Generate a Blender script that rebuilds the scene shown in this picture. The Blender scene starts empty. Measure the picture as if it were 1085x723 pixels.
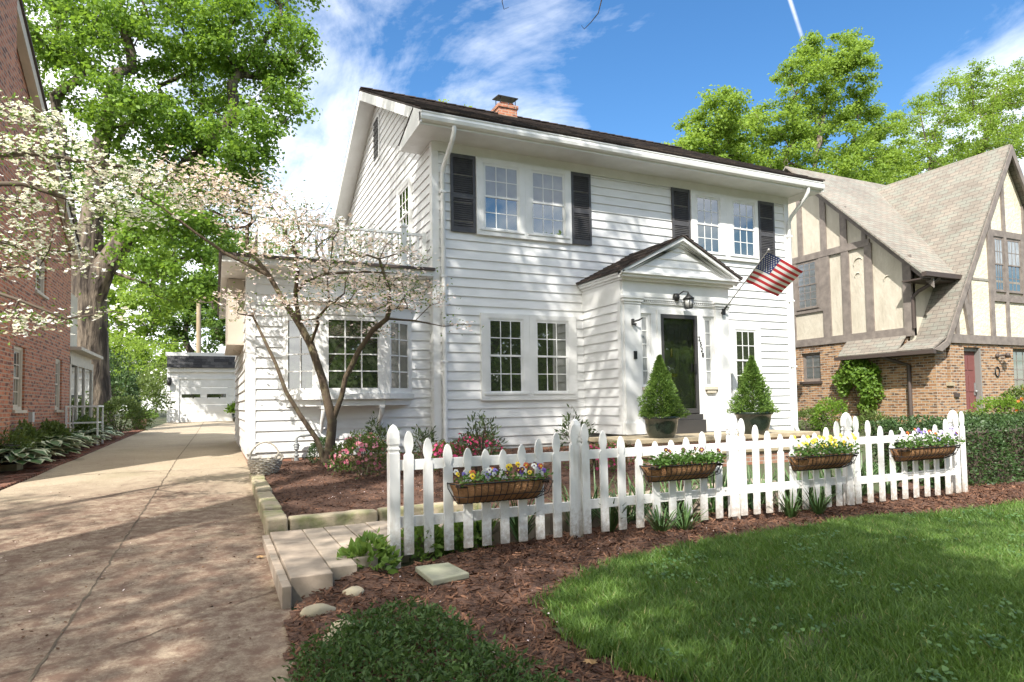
import bpy, math, random
import numpy as np
from mathutils import Vector, Matrix
R = math.radians
SC = bpy.context.scene
COL = SC.collection
rng = np.random.default_rng(11)
random.seed(11)
Z = np.array([0., 0., 1.])

# ------------------------------------------------------------------ objects
def tag(o, label=None, cat=None, group=None, kind=None):
    if label: o['label'] = label
    if cat: o['category'] = cat
    if group: o['group'] = group
    if kind: o['kind'] = kind
    return o

def root_loc(o):
    p = np.zeros(3)
    while o is not None:
        p = p + np.array(o.location); o = o.parent
    return p

def thing(name, label, cat, loc=(0, 0, 0), group=None):
    o = bpy.data.objects.new(name, None); COL.objects.link(o)
    o.location = loc; o.empty_display_size = .2
    return tag(o, label, cat, group)

def link(me, name, mats, parent=None):
    o = bpy.data.objects.new(name, me); COL.objects.link(o)
    if not isinstance(mats, (list, tuple)): mats = [mats]
    for m in mats: me.materials.append(m)
    if parent is not None: o.parent = parent
    return o

def mesh_np(name, V, F, mats, parent=None, midx=None, var=None, smooth=False, uv=None, loc=None):
    """V (n,3) world coordinates, F (m,k) faces"""
    V = np.asarray(V, float); F = np.asarray(F, np.int32)
    me = bpy.data.meshes.new(name)
    off = root_loc(parent) if parent is not None else (np.array(loc, float) if loc is not None else np.zeros(3))
    me.vertices.add(len(V)); me.vertices.foreach_set('co', (V - off).astype(np.float32).ravel())
    m, k = F.shape
    me.loops.add(m * k); me.loops.foreach_set('vertex_index', F.ravel())
    me.polygons.add(m)
    me.polygons.foreach_set('loop_start', np.arange(0, m * k, k, dtype=np.int32))
    me.polygons.foreach_set('loop_total', np.full(m, k, np.int32))
    if midx is not None: me.polygons.foreach_set('material_index', np.asarray(midx, np.int32))
    if smooth: me.polygons.foreach_set('use_smooth', np.ones(m, bool))
    me.update(calc_edges=True)
    if var is not None:
        a = me.attributes.new('var', 'FLOAT', 'POINT'); a.data.foreach_set('value', np.asarray(var, np.float32))
    if uv is not None:
        l = me.uv_layers.new(name='UVMap'); l.data.foreach_set('uv', np.asarray(uv, np.float32)[F.ravel()].ravel())
    o = link(me, name, mats, parent)
    if parent is None and loc is not None: o.location = loc
    return o

class MB:
    """collects shapes (world coordinates) for ONE mesh object"""
    def __init__(s): s.v = []; s.f = []; s.m = []; s.sm = []
    def add(s, vs, fs, mi=0, sm=False):
        b = len(s.v); s.v += [tuple(map(float, p)) for p in vs]
        for f in fs: s.f.append([b + i for i in f]); s.m.append(mi); s.sm.append(sm)
        return s
    def box(s, a, b, mi=0):
        x0, y0, z0 = [min(a[i], b[i]) for i in range(3)]; x1, y1, z1 = [max(a[i], b[i]) for i in range(3)]
        return s.add([(x0,y0,z0),(x1,y0,z0),(x1,y1,z0),(x0,y1,z0),(x0,y0,z1),(x1,y0,z1),(x1,y1,z1),(x0,y1,z1)],
                     [(3,2,1,0),(4,5,6,7),(0,1,5,4),(1,2,6,5),(2,3,7,6),(3,0,4,7)], mi)
    def fbox(s, fr, u, n, z, mi=0):
        """box in a wall frame fr=(O,U,N): u, n (outward), z ranges"""
        O, U, N = [np.array(q, float) for q in fr]
        P = lambda a, b, c: O + a * U + b * N + c * Z
        vs = [P(a, b, c) for c in z for b in n for a in u]   # idx = c*4+b*2+a
        return s.add(vs, [(0,1,3,2),(4,6,7,5),(0,4,5,1),(1,5,7,3),(3,7,6,2),(2,6,4,0)], mi)
    def beam(s, p, q, w, h, up=(0, 0, 1), mi=0):
        """bar from p to q with section w (sideways) x h (along up)"""
        p = np.array(p, float); q = np.array(q, float); d = q - p; d /= np.linalg.norm(d)
        up = np.array(up, float); sd = np.cross(d, up); sd /= np.linalg.norm(sd); u2 = np.cross(sd, d)
        vs = [e + a * sd * w / 2 + b * u2 * h / 2 for e in (p, q) for a, b in ((-1,-1),(1,-1),(1,1),(-1,1))]
        return s.add(vs, [(3,2,1,0),(4,5,6,7),(0,1,5,4),(1,2,6,5),(2,3,7,6),(3,0,4,7)], mi)
    def prism(s, poly, d, mi=0):
        """3-D planar polygon extruded by vector d"""
        n = len(poly); d = np.array(d, float); p = [np.array(q, float) for q in poly]
        fs = [tuple(range(n - 1, -1, -1)), tuple(range(n, 2 * n))] + [(i, (i + 1) % n, n + (i + 1) % n, n + i) for i in range(n)]
        return s.add(p + [q + d for q in p], fs, mi)
    def tube(s, pts, r, k=8, mi=0, caps=True, sm=True):
        pts = [np.array(p, float) for p in pts]
        if not hasattr(r, '__len__'): r = [r] * len(pts)
        vs = []; fs = []; prev = None
        for i, p in enumerate(pts):
            d = (pts[min(i + 1, len(pts) - 1)] - pts[max(i - 1, 0)]); d /= (np.linalg.norm(d) + 1e-9)
            if prev is None:
                a = np.cross(d, Z if abs(d[2]) < .9 else np.array([1., 0, 0]))
            else: a = prev - d * np.dot(prev, d)
            a /= np.linalg.norm(a); prev = a; b = np.cross(d, a)
            for j in range(k):
                t = 2 * math.pi * j / k; vs.append(p + r[i] * (math.cos(t) * a + math.sin(t) * b))
        for i in range(len(pts) - 1):
            for j in range(k):
                fs.append((i * k + j, i * k + (j + 1) % k, (i + 1) * k + (j + 1) % k, (i + 1) * k + j))
        s.add(vs, fs, mi, sm)
        if caps:
            s.add(vs[:k], [tuple(range(k - 1, -1, -1))], mi); s.add(vs[-k:], [tuple(range(k))], mi)
        return s
    def lathe(s, c, prof, k=24, mi=0, sm=True):
        """prof: (radius, z) list, about the vertical through c"""
        vs = [(c[0] + r * math.cos(2*math.pi*j/k), c[1] + r * math.sin(2*math.pi*j/k), c[2] + z) for r, z in prof for j in range(k)]
        fs = [(i*k+j, i*k+(j+1)%k, (i+1)*k+(j+1)%k, (i+1)*k+j) for i in range(len(prof)-1) for j in range(k)]
        return s.add(vs, fs, mi, sm)
    def blob(s, c, r, mi=0, seg=10, rings=7, jit=0, seed=0):
        rr = np.random.default_rng(seed); c = np.array(c, float); r = np.array(r, float)
        vs = []
        for i in range(rings + 1):
            th = math.pi * i / rings
            for j in range(seg):
                ph = 2 * math.pi * j / seg
                k = 1 + jit * rr.normal()
                vs.append(c + r * k * np.array([math.sin(th)*math.cos(ph), math.sin(th)*math.sin(ph), math.cos(th)]))
        fs = [(i*seg+j, (i+1)*seg+j, (i+1)*seg+(j+1)%seg, i*seg+(j+1)%seg) for i in range(rings) for j in range(seg)]
        return s.add(vs, fs, mi, True)
    def build(s, name, mats, parent=None, bevel=0, loc=None):
        V = np.array(s.v); me = bpy.data.meshes.new(name)
        off = root_loc(parent) if parent is not None else (np.array(loc, float) if loc is not None else np.zeros(3))
        me.from_pydata([tuple(p) for p in (V - off)], [], s.f)
        me.polygons.foreach_set('material_index', np.array(s.m, np.int32))
        me.polygons.foreach_set('use_smooth', np.array(s.sm, bool))
        uvl = me.uv_layers.new(name='UVMap')
        uv = np.zeros((len(me.loops), 2), np.float32); i = 0
        for f in s.f:                       # metres along the surface: u level, v up the slope
            P = V[f]; n = np.zeros(3)
            for a in range(len(f)): n += np.cross(P[a], P[(a + 1) % len(f)])
            L = np.linalg.norm(n); n = n / L if L > 1e-12 else Z
            if abs(n[2]) > .999: U, W = np.array([1., 0, 0]), np.array([0, 1., 0])
            else:
                U = np.cross(Z, n); U /= np.linalg.norm(U)
                if U[np.argmax(abs(U))] < 0: U = -U
                W = np.cross(n, U); W = W if W[2] > 0 else -W
            uv[i:i + len(f), 0] = P @ U; uv[i:i + len(f), 1] = P @ W; i += len(f)
        uvl.data.foreach_set('uv', uv.ravel())
        me.update()
        o = link(me, name, mats, parent)
        if parent is None and loc is not None: o.location = loc
        if bevel:
            b = o.modifiers.new('bevel', 'BEVEL'); b.width = bevel; b.segments = 2; b.limit_method = 'ANGLE'
        return o

def shingles(mb, A, B, Cc, row=.14, tab=.30, th=.012, seed=0, nm=4, lift=.004):
    """shingle courses over the parallelogram with eave A-B and slope A-Cc; each tab its own thickness and shade"""
    rr = np.random.default_rng(seed); A, B, Cc = [np.array(q, float) for q in (A, B, Cc)]
    U = B - A; Lu = np.linalg.norm(U); U = U/Lu; S = Cc - A; Ls = np.linalg.norm(S); S = S/Ls; n = np.cross(U, S); n = n if n[2] > 0 else -n
    k = int(Ls/row); row = Ls/k
    for i in range(k):
        x = -rr.uniform(0, tab)
        while x < Lu:
            w = tab*rr.uniform(.6, 1.3); xa, xb = max(0, x), min(Lu, x + w); x += w
            if xb - xa < .01: continue
            dz = rr.uniform(-.006, .004); t_ = th*rr.uniform(.7, 1.6); s0 = i*row + dz; s1 = (i + 1)*row + .02
            if i == k - 1: s1 = Ls
            p = [A + U*xa + S*s0 + n*(lift + t_), A + U*xb + S*s0 + n*(lift + t_*rr.uniform(.8, 1.2)), A + U*xb + S*s1 + n*lift, A + U*xa + S*s1 + n*lift, A + U*xa + S*s0, A + U*xb + S*s0]
            fs = [(0, 1, 2, 3), (4, 5, 1, 0)]
            if np.dot(np.cross(p[1] - p[0], p[3] - p[0]), n) < 0: fs = [f[::-1] for f in fs]
            mb.add(p, fs, int(rr.choice(nm, p=[.45, .25, .2, .1][:nm])))

def copy_tree(o, parent=None, **kw):
    c = o.copy(); COL.objects.link(c); c.parent = parent
    for ch in list(o.children): copy_tree(ch, c)
    return c

# ------------------------------------------------------------------ materials
def nt(name):
    m = bpy.data.materials.new(name); m.use_nodes = True
    t = m.node_tree; b = t.nodes['Principled BSDF']
    return m, t, b
def N(t, typ, **kw):
    n = t.nodes.new(typ)
    for k, v in kw.items():
        if k in n.inputs: n.inputs[k].default_value = v
        else: setattr(n, k, v)
    return n
def c4(c): return (c[0], c[1], c[2], 1.)
def mixc(t, fac, a, b, mode='MIX'):
    n = t.nodes.new('ShaderNodeMix'); n.data_type = 'RGBA'; n.blend_type = mode
    for s, v in ((0, fac), (6, a), (7, b)):
        if isinstance(v, bpy.types.NodeSocket): t.links.new(v, n.inputs[s])
        else: n.inputs[s].default_value = v if s == 0 else c4(v)
    return n.outputs[2]
def ramp(t, fac, a, b):
    n = t.nodes.new('ShaderNodeMapRange'); n.inputs['From Min'].default_value = a; n.inputs['From Max'].default_value = b
    t.links.new(fac, n.inputs['Value']); return n.outputs['Result']
def pos(t): return t.nodes.new('ShaderNodeNewGeometry').outputs['Position']
def noise(t, vec, scale, detail=4, rough=.55, dist=0):
    n = N(t, 'ShaderNodeTexNoise', Scale=scale, Detail=detail, Roughness=rough, Distortion=dist)
    t.links.new(vec, n.inputs['Vector']); return n.outputs['Fac']
def bump(t, b, h, strength, dist=.01):
    n = N(t, 'ShaderNodeBump', Strength=strength, Distance=dist); t.links.new(h, n.inputs['Height'])
    t.links.new(n.outputs['Normal'], b.inputs['Normal'])
def plain(name, col, rough=.55, col2=None, ns=6, amt=(.35, .65), bs=0, bstr=.3, bdist=.01, metal=0, spec=.5, coat=0, stretch=None):
    m, t, b = nt(name)
    b.inputs['Base Color'].default_value = c4(col); b.inputs['Roughness'].default_value = rough
    b.inputs['Metallic'].default_value = metal; b.inputs['Specular IOR Level'].default_value = spec
    b.inputs['Coat Weight'].default_value = coat
    v = pos(t)
    if stretch:
        mp = N(t, 'ShaderNodeMapping'); mp.inputs['Scale'].default_value = stretch; t.links.new(v, mp.inputs['Vector']); v = mp.outputs[0]
    if col2 is not None:
        t.links.new(mixc(t, ramp(t, noise(t, v, ns), *amt), col, col2), b.inputs['Base Color'])
    if bs: bump(t, b, noise(t, v, bs, 5), bstr, bdist)
    return m
def brickmat(name, c1, c2, mortar, w=.215, h=.075, ms=.010, dark=None, bstr=.6, rough=.85, var=(.3, .7)):
    m, t, b = nt(name)
    uv = t.nodes.new('ShaderNodeTexCoord').outputs['UV']
    br = N(t, 'ShaderNodeTexBrick', Scale=1., **{'Mortar Size': ms, 'Mortar Smooth': .3, 'Bias': 0., 'Brick Width': w, 'Row Height': h})
    br.inputs['Color1'].default_value = c4(c1); br.inputs['Color2'].default_value = c4(c2); br.inputs['Mortar'].default_value = c4(mortar)
    t.links.new(uv, br.inputs['Vector'])
    col = br.outputs['Color']
    if dark is not None:            # some bricks burnt darker: one cell value per brick
        mp = N(t, 'ShaderNodeMapping'); mp.inputs['Scale'].default_value = (1 / w, 1 / h, 1); t.links.new(uv, mp.inputs['Vector'])
        wn = noise(t, mp.outputs[0], .9, 1)
        col2 = mixc(t, ramp(t, wn, .5, .62), br.outputs['Color'], dark)
        col = mixc(t, br.outputs['Fac'], col2, mortar)
    big = ramp(t, noise(t, pos(t), 1.3, 4), *var)
    col = mixc(t, ramp(t, noise(t, pos(t), 30, 3), .2, .8), mixc(t, .18, col, (0, 0, 0)), col)
    t.links.new(mixc(t, big, mixc(t, .15, col, (.02, .015, .01)), col), b.inputs['Base Color'])
    b.inputs['Roughness'].default_value = rough
    inv = N(t, 'ShaderNodeMath', operation='SUBTRACT'); inv.inputs[0].default_value = 1.; t.links.new(br.outputs['Fac'], inv.inputs[1])
    bump(t, b, inv.outputs[0], bstr, .008)
    return m
def shinglemat(name, c1, c2, c3, w=.30, h=.15):
    m, t, b = nt(name)
    uv = t.nodes.new('ShaderNodeTexCoord').outputs['UV']
    br = N(t, 'ShaderNodeTexBrick', Scale=1., **{'Mortar Size': .006, 'Mortar Smooth': .1, 'Bias': 0., 'Brick Width': w, 'Row Height': h})
    br.inputs['Color1'].default_value = c4(c1); br.inputs['Color2'].default_value = c4(c2); br.inputs['Mortar'].default_value = c4([q * .35 for q in c1])
    t.links.new(uv, br.inputs['Vector'])
    mp = N(t, 'ShaderNodeMapping'); mp.inputs['Scale'].default_value = (1 / w, 1 / h, 1); t.links.new(uv, mp.inputs['Vector'])
    f = ramp(t, noise(t, mp.outputs[0], .7, 2), .45, .62)
    col = mixc(t, f, br.outputs['Color'], c3)
    col = mixc(t, br.outputs['Fac'], col, [q * .4 for q in c1])
    g = ramp(t, noise(t, pos(t), 120, 2), .2, .8)
    col = mixc(t, g, mixc(t, .3, col, (0, 0, 0)), col)
    big = ramp(t, noise(t, pos(t), .9, 3), .35, .7)
    t.links.new(mixc(t, big, mixc(t, .25, col, (.03, .03, .025)), col), b.inputs['Base Color'])
    b.inputs['Roughness'].default_value = .9
    # each course laps the next: height falls up the slope
    sp = t.nodes.new('ShaderNodeSeparateXYZ'); t.links.new(mp.outputs[0], sp.inputs[0])
    fr = N(t, 'ShaderNodeMath', operation='FRACT'); t.links.new(sp.outputs[1], fr.inputs[0])
    iv = N(t, 'ShaderNodeMath', operation='SUBTRACT'); iv.inputs[0].default_value = 1.; t.links.new(fr.outputs[0], iv.inputs[1])
    bump(t, b, iv.outputs[0], .7, .015)
    return m
def leafmat(name, dark, light, trans=.35, rough=.5, tcol=None, gloss=.3):
    m, t, b = nt(name)
    a = N(t, 'ShaderNodeAttribute', attribute_name='var').outputs['Fac']
    col = mixc(t, a, dark, light)
    t.links.new(col, b.inputs['Base Color']); b.inputs['Roughness'].default_value = rough
    b.inputs['Specular IOR Level'].default_value = gloss
    tr = t.nodes.new('ShaderNodeBsdfTranslucent')
    if tcol is None: t.links.new(mixc(t, .35, col, (light[0] * 1.6, light[1] * 1.5, light[2] * .6)), tr.inputs['Color'])
    else: tr.inputs['Color'].default_value = c4(tcol)
    mx = t.nodes.new('ShaderNodeMixShader'); mx.inputs[0].default_value = trans
    t.links.new(b.outputs[0], mx.inputs[1]); t.links.new(tr.outputs[0], mx.inputs[2])
    t.links.new(mx.outputs[0], t.nodes['Material Output'].inputs['Surface'])
    return m
def glassmat(name, tint=(.045, .055, .035), refl=.20, see=0.):
    """window glass: mirror-like sheen over a dark room (see>0 lets some of what is behind through)"""
    m, t, b = nt(name)
    b.inputs['Base Color'].default_value = c4(tint); b.inputs['Roughness'].default_value = .015
    g = t.nodes.new('ShaderNodeBsdfGlossy'); g.inputs['Roughness'].default_value = .012
    nz = noise(t, pos(t), 1.1, 2); bp = N(t, 'ShaderNodeBump', Strength=.04, Distance=.05); t.links.new(nz, bp.inputs['Height'])
    t.links.new(bp.outputs[0], g.inputs['Normal'])
    lw = N(t, 'ShaderNodeFresnel', IOR=1.5)
    ad = N(t, 'ShaderNodeMath', operation='ADD'); ad.inputs[1].default_value = refl; t.links.new(lw.outputs[0], ad.inputs[0]); ad.use_clamp = True
    base = b.outputs[0]
    if see:
        tp = t.nodes.new('ShaderNodeBsdfTransparent'); mm = t.nodes.new('ShaderNodeMixShader'); mm.inputs[0].default_value = see
        t.links.new(base, mm.inputs[1]); t.links.new(tp.outputs[0], mm.inputs[2]); base = mm.outputs[0]
    mx = t.nodes.new('ShaderNodeMixShader'); t.links.new(ad.outputs[0], mx.inputs[0])
    t.links.new(base, mx.inputs[1]); t.links.new(g.outputs[0], mx.inputs[2])
    t.links.new(mx.outputs[0], t.nodes['Material Output'].inputs['Surface'])
    return m

m_white = plain('white_paint', (.80, .80, .79), .45, (.73, .73, .71), 3, bs=25, bstr=.05)
m_siding = plain('white_siding', (.80, .80, .795), .5, (.70, .70, .68), 2.2, amt=(.45, .8), bs=9, bstr=.06, stretch=(1, 1, 4))
m_fence = plain('fence_paint', (.77, .765, .75), .55, (.52, .48, .42), 9, amt=(.55, .85), bs=60, bstr=.12, stretch=(1, 1, .3))
m_cream = plain('cream_trim', (.58, .52, .42), .6, (.50, .45, .37), 4)
m_soffit = plain('soffit_tan', (.52, .46, .38), .6, (.46, .41, .34), 3)
m_shutter = plain('charcoal_shutter', (.055, .053, .057), .5, (.08, .078, .08), 8)
m_blackmetal = plain('black_metal', (.018, .018, .018), .45)
m_door = plain('black_door', (.13, .135, .125), .35, coat=.3)
m_doorframe = plain('dark_frame', (.05, .048, .047), .45)
m_brass = plain('brass', (.65, .48, .18), .25, metal=1)
m_glass = glassmat('window_glass')
m_glass_dark = glassmat('door_glass', refl=.08, see=.95)
m_blind = plain('roller_blind', (.36, .36, .37), .3, (.30, .30, .32), 5, coat=1)
m_curtain = plain('curtain', (.42, .43, .43), .35, (.2, .21, .21), 9, coat=1, stretch=(6, 1, .5))
def grime(m, z0, z1, col, scale, lo, hi, amt=.7):
    """splashed dirt: blotches that get fewer with height above the soil"""
    t = m.node_tree; b = t.nodes['Principled BSDF']; src = b.inputs['Base Color'].links[0].from_socket
    sp = t.nodes.new('ShaderNodeSeparateXYZ'); t.links.new(pos(t), sp.inputs[0])
    h = ramp(t, sp.outputs[2], z1, z0); n = noise(t, pos(t), scale, 6, .7)
    a = N(t, 'ShaderNodeMath', operation='MULTIPLY'); t.links.new(h, a.inputs[0]); a.inputs[1].default_value = .35
    c = N(t, 'ShaderNodeMath', operation='ADD'); t.links.new(a.outputs[0], c.inputs[0]); t.links.new(n, c.inputs[1])
    d = N(t, 'ShaderNodeMath', operation='MULTIPLY'); t.links.new(ramp(t, c.outputs[0], lo, hi), d.inputs[0]); t.links.new(h, d.inputs[1])
    e_ = N(t, 'ShaderNodeMath', operation='MULTIPLY'); t.links.new(d.outputs[0], e_.inputs[0]); e_.inputs[1].default_value = amt
    t.links.new(mixc(t, e_.outputs[0], src, col), b.inputs['Base Color'])
grime(m_fence, .05, .55, (.33, .25, .18), 22, .62, .85, .75)
grime(m_siding, .5, 1.3, (.50, .45, .38), 6, .62, .95, .5)
m_roofs = [plain('roof_tab_%d' % i, c, .95, [q*.6 for q in c], 25, bs=160, bstr=.6) for i, c in enumerate(((.085, .068, .062), (.125, .092, .078), (.055, .047, .046), (.15, .115, .095)))]
m_roofsg = [plain('grey_tab_%d' % i, c, .95, [q*.6 for q in c], 25, bs=160, bstr=.6) for i, c in enumerate(((.06, .06, .065), (.10, .098, .10), (.035, .035, .04), (.08, .075, .075)))]
m_brick_red = brickmat('red_brick', (.60, .245, .125), (.47, .165, .092), (.46, .37, .29), dark=(.17, .065, .05))
m_brick_tan = brickmat('tan_brick', (.50, .30, .155), (.36, .18, .085), (.48, .43, .36), dark=(.12, .07, .045))
m_brick_found = brickmat('foundation_brick', (.34, .14, .085), (.42, .24, .16), (.42, .38, .33))
m_shingle_dark = shinglemat('dark_shingle', (.075, .062, .058), (.115, .085, .075), (.05, .045, .045))
m_shingle_grey = shinglemat('grey_shingle', (.05, .05, .055), (.09, .085, .085), (.03, .03, .034))
m_shingle_tan = shinglemat('tan_shingle', (.27, .235, .20), (.35, .305, .255), (.31, .31, .265), w=.28, h=.135)
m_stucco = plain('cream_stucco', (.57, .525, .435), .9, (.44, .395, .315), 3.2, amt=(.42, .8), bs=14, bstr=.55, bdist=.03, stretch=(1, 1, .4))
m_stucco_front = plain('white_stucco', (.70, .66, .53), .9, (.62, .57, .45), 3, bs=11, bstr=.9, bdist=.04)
m_timber_brown = plain('brown_timber', (.25, .215, .19), .7, (.17, .145, .13), 5, bs=30, bstr=.3)
m_darktrim = plain('dark_brown_trim', (.07, .052, .045), .55)
m_red = plain('red_door', (.19, .07, .065), .5)
m_grey = plain('grey_metal', (.30, .31, .31), .45, (.22, .23, .23), 20, metal=.3)
m_bark = plain('bark', (.20, .16, .12), .95, (.045, .034, .027), 5, amt=(.38, .6), bs=7, bstr=1, bdist=.12, stretch=(1, 1, .22))
m_bark_smooth = plain('dogwood_bark', (.095, .068, .045), .9, (.15, .135, .07), 7, amt=(.5, .72), bs=40, bstr=.8, bdist=.012)
m_twig = plain('twig_bark', (.10, .075, .055), .9)
# ------------------------------------------------------------------ camera
EYE = 1.36
cam_d = bpy.data.cameras.new('camera'); cam = bpy.data.objects.new('camera', cam_d); COL.objects.link(cam)
yaw, pit, rol = R(24.7288), R(2.60714), R(-.93772)
fw = np.array([math.sin(yaw)*math.cos(pit), math.cos(yaw)*math.cos(pit), math.sin(pit)])
rt = np.array([math.cos(yaw), -math.sin(yaw), 0]); up = np.cross(rt, fw)
r2 = math.cos(rol)*rt + math.sin(rol)*up; u2 = -math.sin(rol)*rt + math.cos(rol)*up
cam.matrix_world = Matrix(((r2[0], u2[0], -fw[0], 0), (r2[1], u2[1], -fw[1], 0), (r2[2], u2[2], -fw[2], EYE), (0, 0, 0, 1)))
cam_d.sensor_width = 36; cam_d.lens = 684.27 / 1085 * 36; cam_d.shift_y = (397.2 - 361.5) / 1085
cam_d.clip_end = 2000; cam_d.clip_start = .05
SC.camera = cam

# ------------------------------------------------------------------ light and sky
SUN_AZ, SUN_EL = 41., 46.          # the sun stands behind the camera to the left
a, e = R(SUN_AZ), R(SUN_EL)
ld = Vector((math.sin(a)*math.cos(e), math.cos(a)*math.cos(e), -math.sin(e)))
sun_d = bpy.data.lights.new('sun', 'SUN'); sun = bpy.data.objects.new('sun', sun_d); COL.objects.link(sun)
sun.rotation_euler = ld.to_track_quat('-Z', 'Y').to_euler(); sun.location = (-20, -15, 30)
sun_d.energy = 5.0; sun_d.angle = R(.6); sun_d.color = (1, .95, .87)
W = bpy.data.worlds.new('World'); SC.world = W; W.use_nodes = True
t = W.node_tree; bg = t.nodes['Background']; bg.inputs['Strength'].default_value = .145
sky = t.nodes.new('ShaderNodeTexSky'); sky.sky_type = 'NISHITA'; sky.sun_disc = False
sky.sun_elevation = e; sky.sun_rotation = R(180 + SUN_AZ); sky.air_density = 1.; sky.dust_density = .4; sky.ozone_density = 2.5
tc = t.nodes.new('ShaderNodeTexCoord'); dv = tc.outputs['Generated']
sx = t.nodes.new('ShaderNodeSeparateXYZ'); t.links.new(dv, sx.inputs[0])
def mth(op, a, b=None, clamp=False):
    n = t.nodes.new('ShaderNodeMath'); n.operation = op; n.use_clamp = clamp
    for i, v in enumerate((a, b)):
        if v is None: continue
        if isinstance(v, bpy.types.NodeSocket): t.links.new(v, n.inputs[i])
        else: n.inputs[i].default_value = v
    return n.outputs[0]
zz = mth('ADD', mth('MAXIMUM', sx.outputs[2], 0.), .16)
cx = t.nodes.new('ShaderNodeCombineXYZ')
t.links.new(mth('DIVIDE', sx.outputs[0], zz), cx.inputs[0]); t.links.new(mth('DIVIDE', sx.outputs[1], zz), cx.inputs[1])
mpw = t.nodes.new('ShaderNodeMapping'); mpw.inputs['Rotation'].default_value = (0, 0, R(35)); mpw.inputs['Scale'].default_value = (1, .55, 1); t.links.new(cx.outputs[0], mpw.inputs['Vector'])
n1 = noise(t, mpw.outputs[0], 1.0, 8, .62, .9)
n2 = noise(t, mpw.outputs[0], 3.4, 7, .62, 1.5)
def toward(az, el, lo):
    """1 near a direction of the sky, 0 outside"""
    d = (math.sin(R(az))*math.cos(R(el)), math.cos(R(az))*math.cos(R(el)), math.sin(R(el)))
    dp = t.nodes.new('ShaderNodeVectorMath'); dp.operation = 'DOT_PRODUCT'; t.links.new(dv, dp.inputs[0]); dp.inputs[1].default_value = d
    return ramp(t, dp.outputs['Value'], math.cos(R(lo)), 1.)
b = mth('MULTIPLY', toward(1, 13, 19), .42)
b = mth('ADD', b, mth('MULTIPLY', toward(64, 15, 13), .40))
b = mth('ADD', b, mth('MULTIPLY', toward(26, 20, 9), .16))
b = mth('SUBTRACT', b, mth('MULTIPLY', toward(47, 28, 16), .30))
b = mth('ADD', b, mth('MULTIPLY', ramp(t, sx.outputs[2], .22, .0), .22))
b = mth('ADD', b, mth('MULTIPLY', ramp(t, sx.outputs[0], .0, -.5), .9))      # bright cloud added left and overhead, mostly out of view, to fill the shade
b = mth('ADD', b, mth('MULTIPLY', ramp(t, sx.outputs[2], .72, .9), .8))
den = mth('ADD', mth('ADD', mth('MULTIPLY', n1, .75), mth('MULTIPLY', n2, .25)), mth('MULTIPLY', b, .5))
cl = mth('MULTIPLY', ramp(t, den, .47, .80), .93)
def dirn(u, v):
    d = r2*(u - 542.5)/684.27 + u2*-(v - 397.2)/684.27 + fw; return d/np.linalg.norm(d)
da, db = dirn(835, -6), dirn(851, 43); nn_ = np.cross(da, db); nn_ /= np.linalg.norm(nn_); dm = (da + db)/np.linalg.norm(da + db)
def dot(v):
    n = t.nodes.new('ShaderNodeVectorMath'); n.operation = 'DOT_PRODUCT'; t.links.new(dv, n.inputs[0]); n.inputs[1].default_value = tuple(v); return n.outputs['Value']
trail = mth('MULTIPLY', ramp(t, mth('ABSOLUTE', dot(nn_)), .0030, .0004), ramp(t, dot(dm), math.cos(R(2.3)), math.cos(R(1.4))))
cl = mth('MAXIMUM', cl, mth('MULTIPLY', trail, mth('MULTIPLY', n2, .7)))
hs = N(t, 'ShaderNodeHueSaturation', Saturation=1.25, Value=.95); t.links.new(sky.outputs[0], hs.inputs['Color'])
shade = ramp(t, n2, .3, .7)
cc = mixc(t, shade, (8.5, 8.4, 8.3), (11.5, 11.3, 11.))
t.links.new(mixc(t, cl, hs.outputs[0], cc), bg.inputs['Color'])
SC.view_settings.view_transform = 'Standard'; SC.view_settings.look = 'None'; SC.view_settings.gamma = 1
SC.view_settings.exposure = .74
SC.cycles.max_bounces = 6; SC.cycles.diffuse_bounces = 3; SC.cycles.transparent_max_bounces = 8
SC.cycles.use_denoising = True; SC.cycles.sample_clamp_indirect = 6

# ------------------------------------------------------------------ terrain
def sm(t): t = np.clip(t, 0, 1); return t * t * (3 - 2 * t)
def drive(y):
    y = np.asarray(y, float); return np.where(y < 14, .04 * (y - 4.5), .38 + .0155 * (np.minimum(y, 60) - 14))
def yard(x, y):
    x = np.asarray(x, float); y = np.asarray(y, float)
    top = .34 + .34 * sm((x - 13) / 4)
    z = top * sm((y - 5.6) / 6) + np.where(y < 2, .04 * (y - 2), 0)
    return z + np.where(y > 13, .012 * np.minimum(y - 13, 40), 0)
def gz(x, y):
    w = np.clip((np.asarray(x, float) - .45) / .35, 0, 1)
    return (1 - w) * drive(y) + w * yard(x, y)
LX = lambda y: np.interp(y, [-8, 2, 11.2, 12.8, 15.4, 25.4, 36], [-3.1, -2.78, -2.72, -2.6, -2.52, -2.45, -2.15])
RX = lambda y: np.interp(y, [-8, 3.0, 4.5, 7.8, 11.3, 12.4, 15.2, 26.6, 36], [.30, .40, .47, .50, .54, .55, .60, .96, 1.3])

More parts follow.
